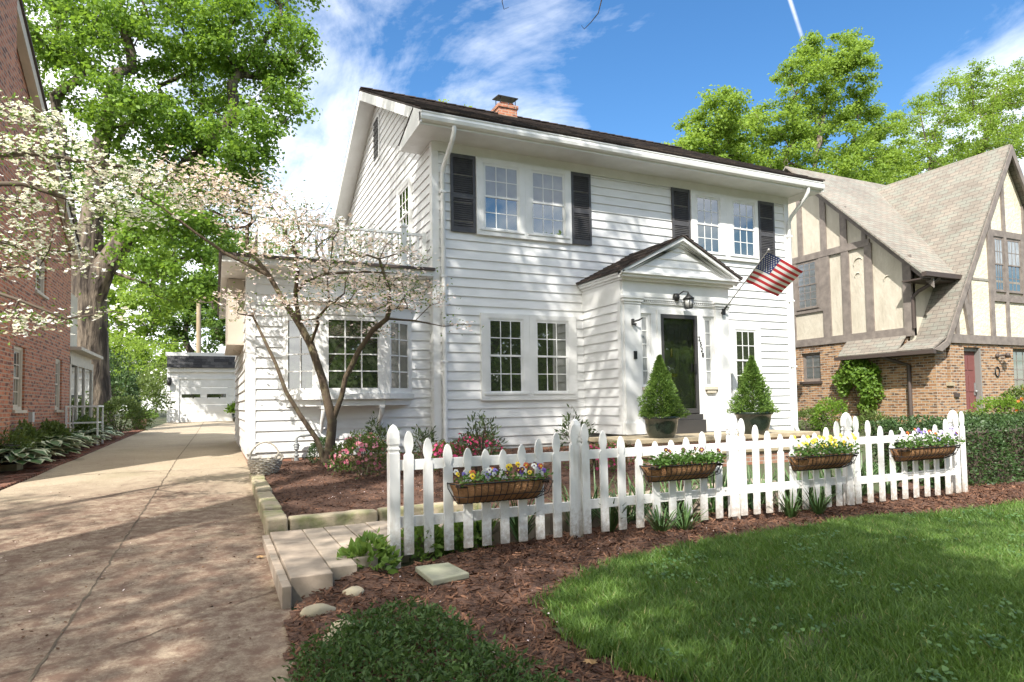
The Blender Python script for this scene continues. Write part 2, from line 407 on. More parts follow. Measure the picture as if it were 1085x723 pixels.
def grid(name, X, Y, zf, mats, kind='structure', mask=None, uv=False):
    gx, gy = np.meshgrid(X, Y, indexing='ij'); nz = zf(gx, gy)
    V = np.stack([gx, gy, nz], -1).reshape(-1, 3); nx, ny = len(X), len(Y)
    i, j = np.meshgrid(np.arange(nx - 1), np.arange(ny - 1), indexing='ij')
    F = np.stack([i*ny + j, (i+1)*ny + j, (i+1)*ny + j+1, i*ny + j+1], -1).reshape(-1, 4)
    if mask is not None:
        c = V[F].mean(1); F = F[mask(c[:, 0], c[:, 1])]
    o = mesh_np(name, V, F, mats, smooth=True); o['kind'] = kind
    return o
def inpoly(x, y, P):
    x = np.asarray(x); y = np.asarray(y); r = np.zeros(x.shape, bool); n = len(P)
    for i in range(n):
        (x0, y0), (x1, y1) = P[i], P[(i + 1) % n]
        if y0 == y1: continue
        c = (y0 > y) != (y1 > y); r ^= c & (x < (x1 - x0) * (y - y0) / (y1 - y0) + x0)
    return r
def graded(lo, hi, step, far):
    a = np.arange(lo, hi + .01, step); s = step; l = [lo]; h = [a[-1]]
    while h[-1] < far: s *= 1.35; h.append(h[-1] + s)
    s = step
    while l[-1] > -far: s *= 1.35; l.append(l[-1] - s)
    return np.concatenate([l[:0:-1], a, h[1:]])
def wob(x, y, s, k=1.):         # cheap smooth noise for ground relief
    return k * (np.sin(x*s*1.3 + 1.7*np.sin(y*s*.9)) * np.sin(y*s*1.1 + 1.3*np.sin(x*s*.7 + 2)))

m_soil = plain('soil', (.07, .05, .035), .95, (.05, .06, .025), 1.2, bs=20, bstr=.5)
m_farground = plain('ground_cover', (.05, .075, .025), .95, (.07, .06, .035), .8, bs=8, bstr=.6)
grid('ground', graded(-12, 26, .5, 900), graded(-10, 46, .5, 900), lambda x, y: gz(x, y) - .045, m_farground)

# street and pavement beyond the bottom of the frame
m_asphalt = plain('asphalt', (.05, .05, .05), .9, (.065, .063, .06), 3, bs=90, bstr=.4)
sb = MB(); sb.box((-60, -20, -.9), (60, -11.6, -.64)); sb.build('street', m_asphalt)['kind'] = 'structure'

# driveway: broom-finished concrete with brown tree stain, mossy patches and hairline cracks
def concrete():
    m, t, b = nt('driveway_concrete'); p = pos(t)
    col = mixc(t, ramp(t, noise(t, p, .9, 5), .3, .7), (.54, .45, .325), (.43, .35, .25))
    col = mixc(t, ramp(t, noise(t, p, 55, 4, .7), .25, .75), mixc(t, .45, col, (.06, .04, .028)), col)
    col = mixc(t, ramp(t, noise(t, p, 17, 8, .8), .50, .72), col, mixc(t, .5, col, (.12, .085, .055)))
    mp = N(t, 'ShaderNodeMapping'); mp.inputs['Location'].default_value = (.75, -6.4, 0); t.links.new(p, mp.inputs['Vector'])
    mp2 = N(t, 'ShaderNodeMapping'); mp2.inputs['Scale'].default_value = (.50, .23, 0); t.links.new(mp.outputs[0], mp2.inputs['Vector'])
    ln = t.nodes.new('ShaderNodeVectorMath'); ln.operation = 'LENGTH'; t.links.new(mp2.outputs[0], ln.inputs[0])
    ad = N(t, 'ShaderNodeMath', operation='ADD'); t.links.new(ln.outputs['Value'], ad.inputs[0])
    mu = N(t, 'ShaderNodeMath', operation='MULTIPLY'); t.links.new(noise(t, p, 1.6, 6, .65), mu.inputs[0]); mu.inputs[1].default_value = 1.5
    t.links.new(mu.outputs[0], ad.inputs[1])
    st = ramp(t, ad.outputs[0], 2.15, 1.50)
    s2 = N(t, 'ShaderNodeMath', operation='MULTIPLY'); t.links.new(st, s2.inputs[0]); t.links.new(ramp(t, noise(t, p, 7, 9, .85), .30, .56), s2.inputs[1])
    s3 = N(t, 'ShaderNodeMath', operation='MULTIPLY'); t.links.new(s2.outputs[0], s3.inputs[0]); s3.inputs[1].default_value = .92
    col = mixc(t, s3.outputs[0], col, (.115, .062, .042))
    moss = ramp(t, noise(t, p, .55, 5, .6), .56, .70)
    m2 = N(t, 'ShaderNodeMath', operation='MULTIPLY'); t.links.new(moss, m2.inputs[0]); m2.inputs[1].default_value = .35
    col = mixc(t, m2.outputs[0], col, (.22, .21, .11))
    t.links.new(col, b.inputs['Base Color']); b.inputs['Roughness'].default_value = .9
    bump(t, b, noise(t, p, 140, 4, .7), .35, .006)
    return m
m_conc = concrete()
ys = np.arange(-11.5, 36.3, .25); V = []; K = 7
for y in ys:
    for k in range(K): x = LX(y) + (RX(y) - LX(y)) * k / (K - 1); V.append((x, y, float(drive(y))))
F = [(i*K + k, i*K + k + 1, (i+1)*K + k + 1, (i+1)*K + k) for i in range(len(ys) - 1) for k in range(K - 1)]
mesh_np('driveway', V, F, m_conc, smooth=True)['kind'] = 'structure'
m_crack = plain('joint_dirt', (.07, .05, .036), .95, (.14, .11, .075), 6)
def ribbon(mb, P, w, seed, jit=.012, dz=.004):
    rr = np.random.default_rng(seed); P = np.array(P, float); q = []
    for a, b in zip(P[:-1], P[1:]):
        n = max(2, int(np.linalg.norm(b - a) / .09))
        for k in range(n): q.append(a + (b - a) * k / n)
    q.append(P[-1]); q = np.array(q); vs = []
    for i, p in enumerate(q):
        d = q[min(i+1, len(q)-1)] - q[max(i-1, 0)]; d /= np.linalg.norm(d); nn = np.array([-d[1], d[0]])
        o = rr.normal(0, jit); ww = w * rr.uniform(.35, 1.3) / 2
        for s_ in (-1, 1):
            r_ = p + nn * (o + s_ * ww); vs.append((r_[0], r_[1], float(drive(r_[1])) + dz))
    mb.add(vs, [(2*i, 2*i+1, 2*i+3, 2*i+2) for i in range(len(q) - 1)])
cb = MB()
ribbon(cb, [(-.90, 2.0), (-.85, 4.38), (-.81, 6.2), (-.70, 12), (-.56, 23.5), (-.5, 36)], .016, 1, .006)
ribbon(cb, [(-2.75, 3.7), (-1.6, 4.05), (-.57, 4.36), (.40, 5.08)], .007, 2, .010, .005)
ribbon(cb, [(-2.70, 7.9), (-.8, 7.7), (.42, 7.75)], .007, 3, .005, .005)
ribbon(cb, [(-2.6, 12.6), (-.7, 12.5), (.5, 12.45)], .02, 4, .004, .005)
ribbon(cb, [(-2.5, 18.6), (.6, 18.6)], .02, 5, .004, .005)
cb.build('driveway_joint', m_crack)['kind'] = 'structure'

# brick edging along the left side of the driveway
eb = MB(); rr = np.random.default_rng(5)
for y in np.arange(9.6, 28, .115):
    for k, off in enumerate((.02, .135, .25)):
        x1 = float(LX(y)) - off; z0 = float(drive(y)); h = .03 + rr.uniform(-.008, .012)
        eb.box((x1 - .108, y, z0 - .05), (x1, y + .105, z0 + h), int(rr.integers(0, 3)))
m_pav = [plain('edging_brick_%d' % i, c, .9, (c[0]*.6, c[1]*.6, c[2]*.6), 14, bs=50, bstr=.3) for i, c in enumerate(((.25, .095, .06), (.20, .10, .07), (.28, .14, .095)))]
eb.build('brick_edging', m_pav)['kind'] = 'structure'

# mulch: a rough sheet of shredded bark, chips strewn over it
BED_FRONT = [(.34, 3.0), (.26, 2.0), (2.6, 1.6), (1.95, 2.6), (1.83, 3.29), (2.02, 3.95), (2.92, 4.56), (4.39, 4.86), (6.24, 4.87), (8.72, 4.72), (12, 4.6), (14.5, 4.9), (14.5, 7.5), (9.9, 7.4), (9.2, 6.2), (6.5, 6.3), (3.0, 5.9), (1.42, 5.36), (1.0, 5.02), (.50, 4.66), (.40, 4.2)]
BED_HOUSE = [(.6, 6.9), (2.2, 6.9), (3.4, 7.0), (6.6, 7.4), (7.3, 9.2), (7.2, 12.1), (4.2, 12.15), (3.9, 12.4), (.56, 12.4), (.62, 9)]
LAWN = [(2.6, 1.6), (1.95, 2.6), (1.83, 3.29), (2.02, 3.95), (2.92, 4.56), (4.39, 4.86), (6.24, 4.87), (8.72, 4.72), (12, 4.6), (14.5, 4.9), (30, 5.5), (30, -9), (.6, -9), (.5, 1.6)]
m_mulch = plain('mulch_fines', (.165, .085, .054), 1., (.05, .026, .018), 26, amt=(.3, .7), bs=45, bstr=1., bdist=.03)
def mulch_z(x, y):
    yn = np.interp(x, [.5, 1.0, 1.3, 1.6, 3.0, 7], [4.72, 5.05, 5.5, 5.85, 6.1, 6.5])
    bank = np.interp(x, [.45, .8, 1.1, 1.4, 2.2], [.0, .05, .07, -.05, 0]) * np.exp(-(np.maximum(yn - y, 0)/.38)**2) * (y < 6.7)
    return gz(x, y) + bank + .012 + .016*(wob(x, y, 3.1) + wob(x+3, y, 7.3) * .6) + .03*np.exp(-((y - 5.2)/.5)**2)
mz_mask = lambda P: (lambda x, y: inpoly(x + wob(x, y, 9, .03), y + wob(y, x, 8, .03), P))
grid('mulch_bed', np.arange(.3, 14.6, .05), np.arange(1.6, 7.6, .05), mulch_z, m_mulch, mask=mz_mask(BED_FRONT))
grid('mulch_bed', np.arange(.5, 7.4, .06), np.arange(6.8, 12.5, .06), lambda x, y: mulch_z(x, y) + .05*sm((y-6.8)/.5), m_mulch, mask=mz_mask(BED_HOUSE))
m_chip = leafmat('mulch_chip', (.045, .021, .014), (.29, .155, .098), trans=0, rough=.95, gloss=.1)
def strew(P, n, seed, x0, x1, y0, y1, near=0.):
    r = np.random.default_rng(seed); x = r.uniform(x0, x1, n); y = y0 + (y1 - y0) * r.uniform(0, 1, n) ** (1 + near)
    k = inpoly(x, y, P); return x[k], y[k]
x1_, y1_ = strew(BED_FRONT, 52000, 3, .3, 11, 2.2, 6.2, .25); xh, yh = strew(BED_HOUSE, 9000, 4, .5, 7, 6.8, 12)
cxs = np.concatenate([x1_, xh]); cys = np.concatenate([y1_, yh]); n = len(cxs)
czs = mulch_z(cxs, cys) + np.where(cys > 6.8, .05*sm((cys-6.8)/.5), 0) + rng.uniform(0, .014, n)
ang = rng.uniform(0, 2*np.pi, n); L = rng.gamma(2.2, .010, n) + .006; Wd = rng.uniform(.0025, .007, n)
tl = rng.normal(0, .35, n); d = np.stack([np.cos(ang)*np.cos(tl), np.sin(ang)*np.cos(tl), np.sin(tl)], 1)
sd = np.stack([-np.sin(ang), np.cos(ang), rng.normal(0, .5, n)], 1); c = np.stack([cxs, cys, czs], 1)
V = np.stack([c - d*L[:, None] - sd*Wd[:, None], c + d*L[:, None] - sd*Wd[:, None]*.6, c + d*L[:, None]*.9 + sd*Wd[:, None], c - d*L[:, None]*.8 + sd*Wd[:, None]], 1).reshape(-1, 3)
o = mesh_np('mulch_chips', V, np.arange(4*n).reshape(-1, 4), m_chip, var=np.repeat(rng.beta(1.3, 2.2, n), 4))
tag(o, 'shredded reddish brown bark mulch strewn over the beds', 'mulch', kind='stuff')

# lawn
m_lawn = plain('lawn_soil', (.045, .07, .016), .95, (.09, .08, .04), 5, bs=30, bstr=.6)
grid('lawn', np.arange(.4, 16, .08), np.arange(-9, 5.6, .08), lambda x, y: gz(x, y) + .02 + .012*wob(x, y, 1.7), m_lawn, mask=mz_mask(LAWN))
def blades(name, P, boxes, label, mat, hmin=.04, hmax=.085, wid=.0035):
    xs, ys_ = [], []
    for (n, xa, xb, ya, yb, sdx) in boxes:
        r = np.random.default_rng(sdx); xs.append(r.uniform(xa, xb, n)); ys_.append(r.uniform(ya, yb, n))
    x = np.concatenate(xs); y = np.concatenate(ys_); k = inpoly(x + rng.normal(0, .045, len(x)) + wob(x, y, 13, .05), y + rng.normal(0, .045, len(x)) + wob(y, x, 11, .05), P); x = x[k]; y = y[k]
    thin = wob(x, y, .9) + wob(x + 5, y, 2.3) * .7 + rng.normal(0, .5, len(x))
    # two worn patches where the soil shows
    bare = np.exp(-(((x-2.95)/.28)**2 + ((y-2.6)/.12)**2)) + np.exp(-(((x-3.55)/.3)**2 + ((y-2.75)/.1)**2))
    kk = (rng.uniform(0, 1, len(x)) > bare * .8); x = x[kk]; y = y[kk]; thin = thin[kk]; n = len(x)
    z = gz(x, y) + .015
    h = rng.uniform(hmin, hmax, n) * (1 + .15 * thin.clip(-1.5, 1.5)); a = rng.uniform(0, 2*np.pi, n); ln_ = rng.uniform(.1, 1.1, n) * h
    fx = wob(x, y, 2.7) * 1.2; bx = np.cos(a) * ln_ + .012 * fx; by = np.sin(a) * ln_ + .01
    s = rng.uniform(0, np.pi, n); wx = np.cos(s) * wid; wy = np.sin(s) * wid
    B = np.stack([x, y, z], 1); W_ = np.stack([wx, wy, 0*wx], 1); T = np.stack([bx, by, h], 1)
    Mid = B + T * np.array([.38, .38, .62])
    V = np.stack([B - W_, B + W_, Mid + W_*.8, Mid - W_*.8, B + T], 1).reshape(-1, 3)
    i = np.arange(n)[:, None] * 5
    F = np.concatenate([i + np.array([[0, 1, 2]]), i + np.array([[0, 2, 3]]), i + np.array([[3, 2, 4]])])
    v = np.clip(.45 + .15 * thin + .12*wob(x, y, 5.1) + rng.normal(0, .22, n), 0, 1)
    o = mesh_np(name, V, F, mat, var=np.repeat(v, 5)); return tag(o, label, 'grass', kind='stuff')
m_grass = leafmat('grass_blade', (.042, .10, .016), (.175, .285, .06), trans=.3, rough=.45, gloss=.35)
blades('lawn_grass', LAWN, [(70000, 1.7, 6, 1.7, 3.4, 1), (62000, 1.8, 7, 3.3, 5, 2), (62000, 6, 15, 3, 5.2, 3), (25000, 4, 12, 1.0, 3, 4)], 'short green lawn grass growing in front of the mulch bed', m_grass)

m_straw = leafmat('straw_blade', (.20, .20, .07), (.42, .38, .18), trans=.2)
blades('lawn_thatch', LAWN, [(5200, 1.7, 6, 1.7, 3.4, 11), (4200, 1.8, 7, 3.3, 5, 12), (3500, 6, 15, 3, 5.2, 13)], 'dry straw coloured blades mixed through the lawn', m_straw, .03, .075, .003)
m_weed = leafmat('clover_leaf', (.04, .10, .03), (.12, .22, .07), trans=.25)
def weeds():
    r = np.random.default_rng(77); P = []; D = []
    for k in range(46):
        cx_, cy_ = r.uniform(1.9, 8), r.uniform(1.9, 4.8); n = int(r.integers(14, 50)); s = r.uniform(.05, .16)
        x = cx_ + r.normal(0, s, n); y = cy_ + r.normal(0, s*.8, n); k_ = inpoly(x, y, LAWN); x = x[k_]; y = y[k_]; m = len(x)
        P.append(np.stack([x, y, gz(x, y) + .02 + r.uniform(.035, .075, m)], 1)); D.append(np.stack([r.normal(0, .35, m), r.normal(-.2, .35, m), np.ones(m)], 1))
    P = np.concatenate(P); D = np.concatenate(D); n = len(P); q = r.normal(0, 1, (n, 3)); D /= np.linalg.norm(D, axis=1, keepdims=True)
    a = np.cross(D, q); a /= np.linalg.norm(a, axis=1, keepdims=True); b = np.cross(D, a); S = r.uniform(.010, .019, n)[:, None]
    ring = [P + S*(math.cos(2*np.pi*i/6)*a + math.sin(2*np.pi*i/6)*b)*(1 if i % 2 else .7) for i in range(6)]
    o = mesh_np('clover', np.stack(ring, 1).reshape(-1, 3), np.arange(6*n).reshape(-1, 6), m_weed, var=np.repeat(r.uniform(0, 1, n), 6)); tag(o, 'clover and broad leaved weeds in the lawn', 'weeds', kind='stuff')
weeds()

# side yard strip of the brick house and beds there
SIDE = [(-6, 8), (-3.1, 8), (-3.1, 12.5), (-2.9, 28), (-3.5, 28), (-3.5, 40), (-9, 40)]
grid('side_bed', np.arange(-3.6, -2.6, .1), np.arange(8, 30, .1), lambda x, y: drive(y) + .01 + .02*wob(x, y, 4), m_mulch, mask=lambda x, y: x < LX(y) - .3)

# walkway of long sandstone-coloured pavers running behind the fence to the porch
m_pave = [plain('paver_%d' % i, c, .85, c2, 6, bs=35, bstr=.25) for i, (c, c2) in enumerate((((.36, .29, .225), (.25, .20, .155)), ((.40, .33, .26), (.30, .245, .19)), ((.33, .265, .205), (.23, .185, .145))))]
wb = MB(); rr = np.random.default_rng(8)
x = .48; k = 0
while x < 7.0:
    w = .30 if k == 0 else .205
    near = np.interp(x + w/2, [.5, 1.0, 1.3, 1.6, 3.0, 7], [4.72, 5.05, 5.5, 5.85, 6.1, 6.5]); far = np.interp(x, [.5, 2.5, 7], [6.66, 6.70, 7.1])
    cut = near + (far - near) * rr.uniform(.38, .62)
    zt = .165 + .01 * x
    parts_y = [near, cut, far] if k else list(np.linspace(near, far, 4))
    for ya, yb in zip(parts_y[:-1], parts_y[1:]):
        wb.box((x + .004, ya + .004, -.1), (x + w - .004, yb - .004, zt + rr.uniform(-.003, .003)), int(rr.integers(0, 3)))
    x += w; k += 1
for i, y in enumerate(np.linspace(4.66, 6.66, 12)[:-1]):      # upright edge course facing the driveway
    wb.box((.415, y + .004, -.06), (.478, y + .176, .150 + rr.uniform(-.004, .004)), int(rr.integers(0, 3)))
wb.build('walkway', m_pave, bevel=.006)['kind'] = 'structure'
# ================================================================== the white house
YF, YW, YV = 12.2, 12.45, 10.72          # planes of the main front, the wing and the entry vestibule
XL, XR = 3.945, 13.65
FRONT = ((0, YF, 0), (1, 0, 0), (0, -1, 0)); WING = ((0, YW, 0), (1, 0, 0), (0, -1, 0)); VEST = ((0, YV, 0), (1, 0, 0), (0, -1, 0))
LEFT = ((XL, 0, 0), (0, 1, 0), (-1, 0, 0)); WLEFT = ((.53, 0, 0), (0, 1, 0), (-1, 0, 0)); VLEFT = ((7.37, 0, 0), (0, 1, 0), (-1, 0, 0))
RIGHT = ((XR, 0, 0), (0, 1, 0), (1, 0, 0)); VRIGHT = ((10.13, 0, 0), (0, 1, 0), (1, 0, 0))
house = thing('white_house', 'white two storey house with lapped siding, charcoal shutters and a pedimented entry', 'house', (8.8, YF, .3))
def siding(mb, fr, ua, ub, z0, z1, ex=.19, mi=0):
    """lapped boards; ua, ub: numbers or functions of z"""
    O, U, Nn = [np.array(q, float) for q in fr]
    fa = ua if callable(ua) else (lambda z: ua); fb = ub if callable(ub) else (lambda z: ub)
    z = z0
    while z < z1 - .01:
        zt = min(z + ex, z1); P = lambda u, n, h: O + u*U + n*Nn + h*Z
        a0, b0, a1, b1 = fa(z), fb(z), fa(zt), fb(zt)
        if b0 - a0 < .02: break
        if b1 < a1: a1 = b1 = (a1 + b1) / 2
        vs = [P(a0, .032, z), P(b0, .032, z), P(b1, .006, zt), P(a1, .006, zt), P(a0, 0, z), P(b0, 0, z)]
        flip = np.dot(np.cross(U, Z), Nn) < 0
        fs = [(0, 1, 2, 3), (4, 5, 1, 0)]
        if flip: fs = [f[::-1] for f in fs]
        mb.add(vs, fs, mi); z = zt
# walls
b = MB(); siding(b, FRONT, XL, XR, .52, 6.46); b.box((XL, YF, .45), (XR, YF + .15, 6.9)); b.build('wall', m_siding, house)
b = MB(); ridgeY, ridgeZ, slope = 16.94, 9.77, .526
gz_of = lambda y: 6.80 + (min(y, 2*ridgeY - y) - 11.45) * slope - .05
siding(b, LEFT, lambda z: max(YF, 11.45 + (z - 6.75)/slope), lambda z: min(21.6, 2*ridgeY - (11.45 + (z - 6.75)/slope)), .52, 9.5)
b.prism([(XL, YF, .45), (XL, 21.6, .45), (XL, 21.6, 6.9), (XL, ridgeY, 9.55), (XL, YF, 6.95)], (.12, 0, 0)); b.build('wall', m_siding, house)
b = MB(); siding(b, RIGHT, YF, 21.6, .52, 6.9); b.prism([(XR, YF, .45), (XR, 21.6, .45), (XR, 21.6, 6.9), (XR, ridgeY, 9.55), (XR, YF, 6.95)], (-.12, 0, 0)); b.box((XL, 21.45, .45), (XR, 21.6, 6.8)); b.build('wall', m_siding, house)
b = MB(); siding(b, WING, .53, XL, .57, 3.72); b.box((.53, YW, .45), (XL - .002, YW + .12, 3.95)); b.build('wall', m_siding, house)
b = MB(); siding(b, WLEFT, YW, 19.5, .57, 3.72); b.box((.53, YW + .122, .45), (.65, 19.5, 3.95)); b.box((.652, 19.38, .45), (XL - .002, 19.5, 3.95)); b.build('wall', m_siding, house)
# foundation
b = MB(); b.box((XL + .01, YF + .01, 0), (XR - .01, YF + .12, .50)); b.box((.545, YW + .012, 0), (XL, YW + .12, .55)); b.box((.545, YW + .12, 0), (.66, 19.4, .55)); b.box((XL + .01, YF + .12, 0), (XL + .1, 21, .45)); b.box((XR - .12, YF + .12, 0), (XR - .01, 21, .45))
b.build('foundation', m_brick_found, house)
# corner boards, frieze, watertable
b = MB()
b.fbox(FRONT, (XL - .03, XL + .11), (0, .032), (.50, 6.46)); b.fbox(FRONT, (XR - .13, XR + .03), (0, .032), (.50, 6.46))
b.fbox(FRONT, (XL - .03, XR + .03), (0, .036), (6.462, 6.66))
b.fbox(LEFT, (YF + .001, YF + .12), (0, .034), (.50, 6.66))
b.fbox(RIGHT, (YF + .001, YF + .14), (0, .034), (.50, 6.66))
b.fbox(WING, (.50, .66), (0, .034), (.55, 3.74)); b.fbox(WLEFT, (YW + .001, YW + .13), (0, .034), (.55, 3.74)); b.fbox(WING, (.50, XL - .035), (0, .04), (3.742, 3.90))
b.build('corner_trim', m_white, house)
# main roof
b = MB()
ex0, ex1 = 3.47, 14.12; ye, ze = 11.43, 6.90
for s_ in (1, -1):
    yb = ye if s_ == 1 else 2*ridgeY - ye
    q = [(ex0, yb, ze), (ex1, yb, ze), (ex1, ridgeY, ridgeZ), (ex0, ridgeY, ridgeZ)]
    b.prism(q if s_ == 1 else q[::-1], (0, 0, .035))
shingles(b, (ex0 - .015, ye - .03, ze + .022), (ex1 + .015, ye - .03, ze + .022), (ex0 - .015, ridgeY, ridgeZ + .037), seed=3, th=.022)
for i in range(36):
    x = ex0 + (ex1 - ex0)*i/36; b.beam((x, ridgeY, ridgeZ + .04), (x + .32, ridgeY, ridgeZ + .055), .26, .022, mi=i % 3)
b.build('roof', m_roofs, house)
b = MB()
b.box((ex0 + .02, 11.526, 6.66), (ex1 - .02, YF + .02, 6.675)); b.box((ex0, 11.50, 6.655), (ex1, 11.526, 6.89))      # soffit, fascia
b.box((ex0 + .02, 21.7, 6.66), (ex1 - .02, 22.35, 6.68)); b.box((ex0, 22.35, 6.655), (ex1, 22.37, 6.89))
for x0, x1 in ((ex0, XL), (XR, ex1)):
    for s_ in (1, -1):
        yy = lambda q: q if s_ == 1 else 2*ridgeY - q
        xo = ex0 if x0 == ex0 else ex1
        w = .026 if x0 == ex0 else -.026
        sgn = 1
        b.prism([(xo, yy(ye), ze - .012), (xo, yy(ridgeY), ridgeZ - .012), (xo, yy(ridgeY), ridgeZ - .26), (xo, yy(ye), ze - .24)], (w, 0, 0))            # rake board
        b.prism([(x0 + .03, yy(ye + .1), ze - .06), (x0 + .03, yy(ridgeY), ridgeZ - .115), (x1 - .01, yy(ridgeY), ridgeZ - .115), (x1 - .01, yy(ye + .1), ze - .06)], (0, 0, -.015))  # rake soffit
    # boxed return of the eave round the corner
    b.prism([(x0 + .001, 11.527, 6.65), (x0 + .001, 12.95, 6.65), (x0 + .001, 12.95, 6.78), (x0 + .001, 11.9, 7.10), (x0 + .001, 11.527, 6.90)], (x1 - x0 - .004, 0, 0))
b.build('eave_trim', m_white, house)
b = MB(); b.prism([(3.455, 11.9, 7.115), (3.455, 13.0, 6.785), (XL, 13.0, 6.785), (XL, 11.9, 7.115)], (0, 0, .02)); b.build('eave_return_roof', m_shingle_dark, house)
# gutter and downspouts
b = MB()
prof = [(11.497, 6.70), (11.45, 6.695), (11.40, 6.72), (11.385, 6.78), (11.40, 6.83), (11.385, 6.855), (11.385, 6.87), (11.497, 6.87)]
b.prism([(ex0, y, z) for y, z in prof], (ex1 - ex0, 0, 0)); b.build('gutter', m_white, house)
def downspout(x, zb, xo=0.):
    b = MB()
    pts = [(x + xo, 11.46, 6.69), (x + xo, 11.46, 6.60), (x + xo*.9, 11.55, 6.47), (x + xo*.1, 12.02, 6.12), (x, 12.11, 5.98), (x, 12.11, zb + .15), (x, 12.05, zb + .02), (x, 11.85, zb - .05)]
    b.tube(pts, .048, 8)
    for z in (5.6, 3.9, 2.2): b.box((x - .06, 12.06, z), (x + .06, 12.165, z + .04))
    return b.build('downspout', m_white, house)
downspout(4.12, .42, .02); downspout(13.62, .5, -.02)
# chimney
ch = MB(); ch.box((7.44, 16.75, 9.4), (8.02, 17.4, 10.06)); ch.box((7.41, 16.72, 9.98), (8.05, 17.43, 10.08)); ch.box((7.56, 16.86, 10.08), (7.78, 17.06, 10.2)); ch.box((7.82, 16.86, 10.08), (7.96, 17.06, 10.2))
chim = ch.build('chimney', m_brick_red, house)
b = MB(); b.prism([(7.42, 16.74, 10.30), (8.06, 16.74, 10.30), (8.06, 17.2, 10.36), (7.42, 17.2, 10.36)], (0, 0, .025))
for x, y in ((7.5, 16.8), (7.98, 16.8), (7.5, 17.12), (7.98, 17.12)): b.box((x, y, 10.08), (x + .02, y + .02, 10.33))
b.build('chimney_cap', m_blackmetal, chim)

# windows -----------------------------------------------------------
def sash_window(fr, u0, u1, z0, z1, cols=3, rows=2, low_rows=None, n0=.0, cas=(.09, .09, .11, .06), pane_mats=(None, None), parent=house, name='window', mcas=None, mid=.5, proud=.05, sill=True):
    """double-hung window; (u0,u1,z0,z1) is the glazed opening with its sashes; cas = casing left, right, top, bottom"""
    mcas = mcas or m_white
    b = MB(); l, r, tp, bt = cas
    if l: b.fbox(fr, (u0 - l, u0), (n0 - min(n0, .03), n0 + proud), (z0 - bt, z1 + tp))
    if r: b.fbox(fr, (u1, u1 + r), (n0 - min(n0, .03), n0 + proud), (z0 - bt, z1 + tp))
    b.fbox(fr, (u0, u1), (n0 - min(n0, .03), n0 + proud), (z1, z1 + tp)); b.fbox(fr, (u0, u1), (n0 - min(n0, .03), n0 + proud), (z0 - bt, z0))
    # stop bead round the opening
    for q in (((u0, u0 + .018), (z0, z1)), ((u1 - .018, u1), (z0, z1)), ((u0 + .018, u1 - .018), (z1 - .018, z1))): b.fbox(fr, q[0], (n0, n0 + proud - .008), q[1])
    if sill: b.fbox(fr, (u0 - l*.6, u1 + r*.6), (n0, n0 + proud + .022), (z0 - .034, z0 + .002))
    w = b.build(name, mcas, parent)
    zm = z0 + (z1 - z0) * mid
    for k, (za, zb, rws, dn) in enumerate(((zm - .018, z1 - .018, rows, .020), (z0 + .002, zm + .018, low_rows or rows, .006))):
        s = MB(); a, c = u0 + .019, u1 - .019; fwid = .038
        nn = (n0 + dn, n0 + dn + .014)
        s.fbox(fr, (a, a + fwid), nn, (za, zb)); s.fbox(fr, (c - fwid, c), nn, (za, zb)); s.fbox(fr, (a + fwid, c - fwid), nn, (za, za + fwid)); s.fbox(fr, (a + fwid, c - fwid), nn, (zb - fwid, zb))
        mu = (n0 + dn + .001, n0 + dn + .012)
        for i in range(1, cols):
            x = a + fwid + (c - a - 2*fwid) * i / cols; s.fbox(fr, (x - .009, x + .009), mu, (za + fwid, zb - fwid))
        for j in range(1, rws):
            y = za + fwid + (zb - za - 2*fwid) * j / rws
            e = [a + fwid] + [a + fwid + (c - a - 2*fwid) * i / cols for i in range(1, cols)] + [c - fwid]
            for i in range(cols): s.fbox(fr, (e[i] + (.009 if i else 0), e[i+1] - (.009 if i < cols-1 else 0)), mu, (y - .009, y + .009))
        s.build('sash', mcas, w)
        g = MB(); g.fbox(fr, (a + .01, c - .01), (n0 + dn + .002, n0 + dn + .006), (za + .01, zb - .01)); g.build('pane', pane_mats[k] or m_glass, w)
    return w
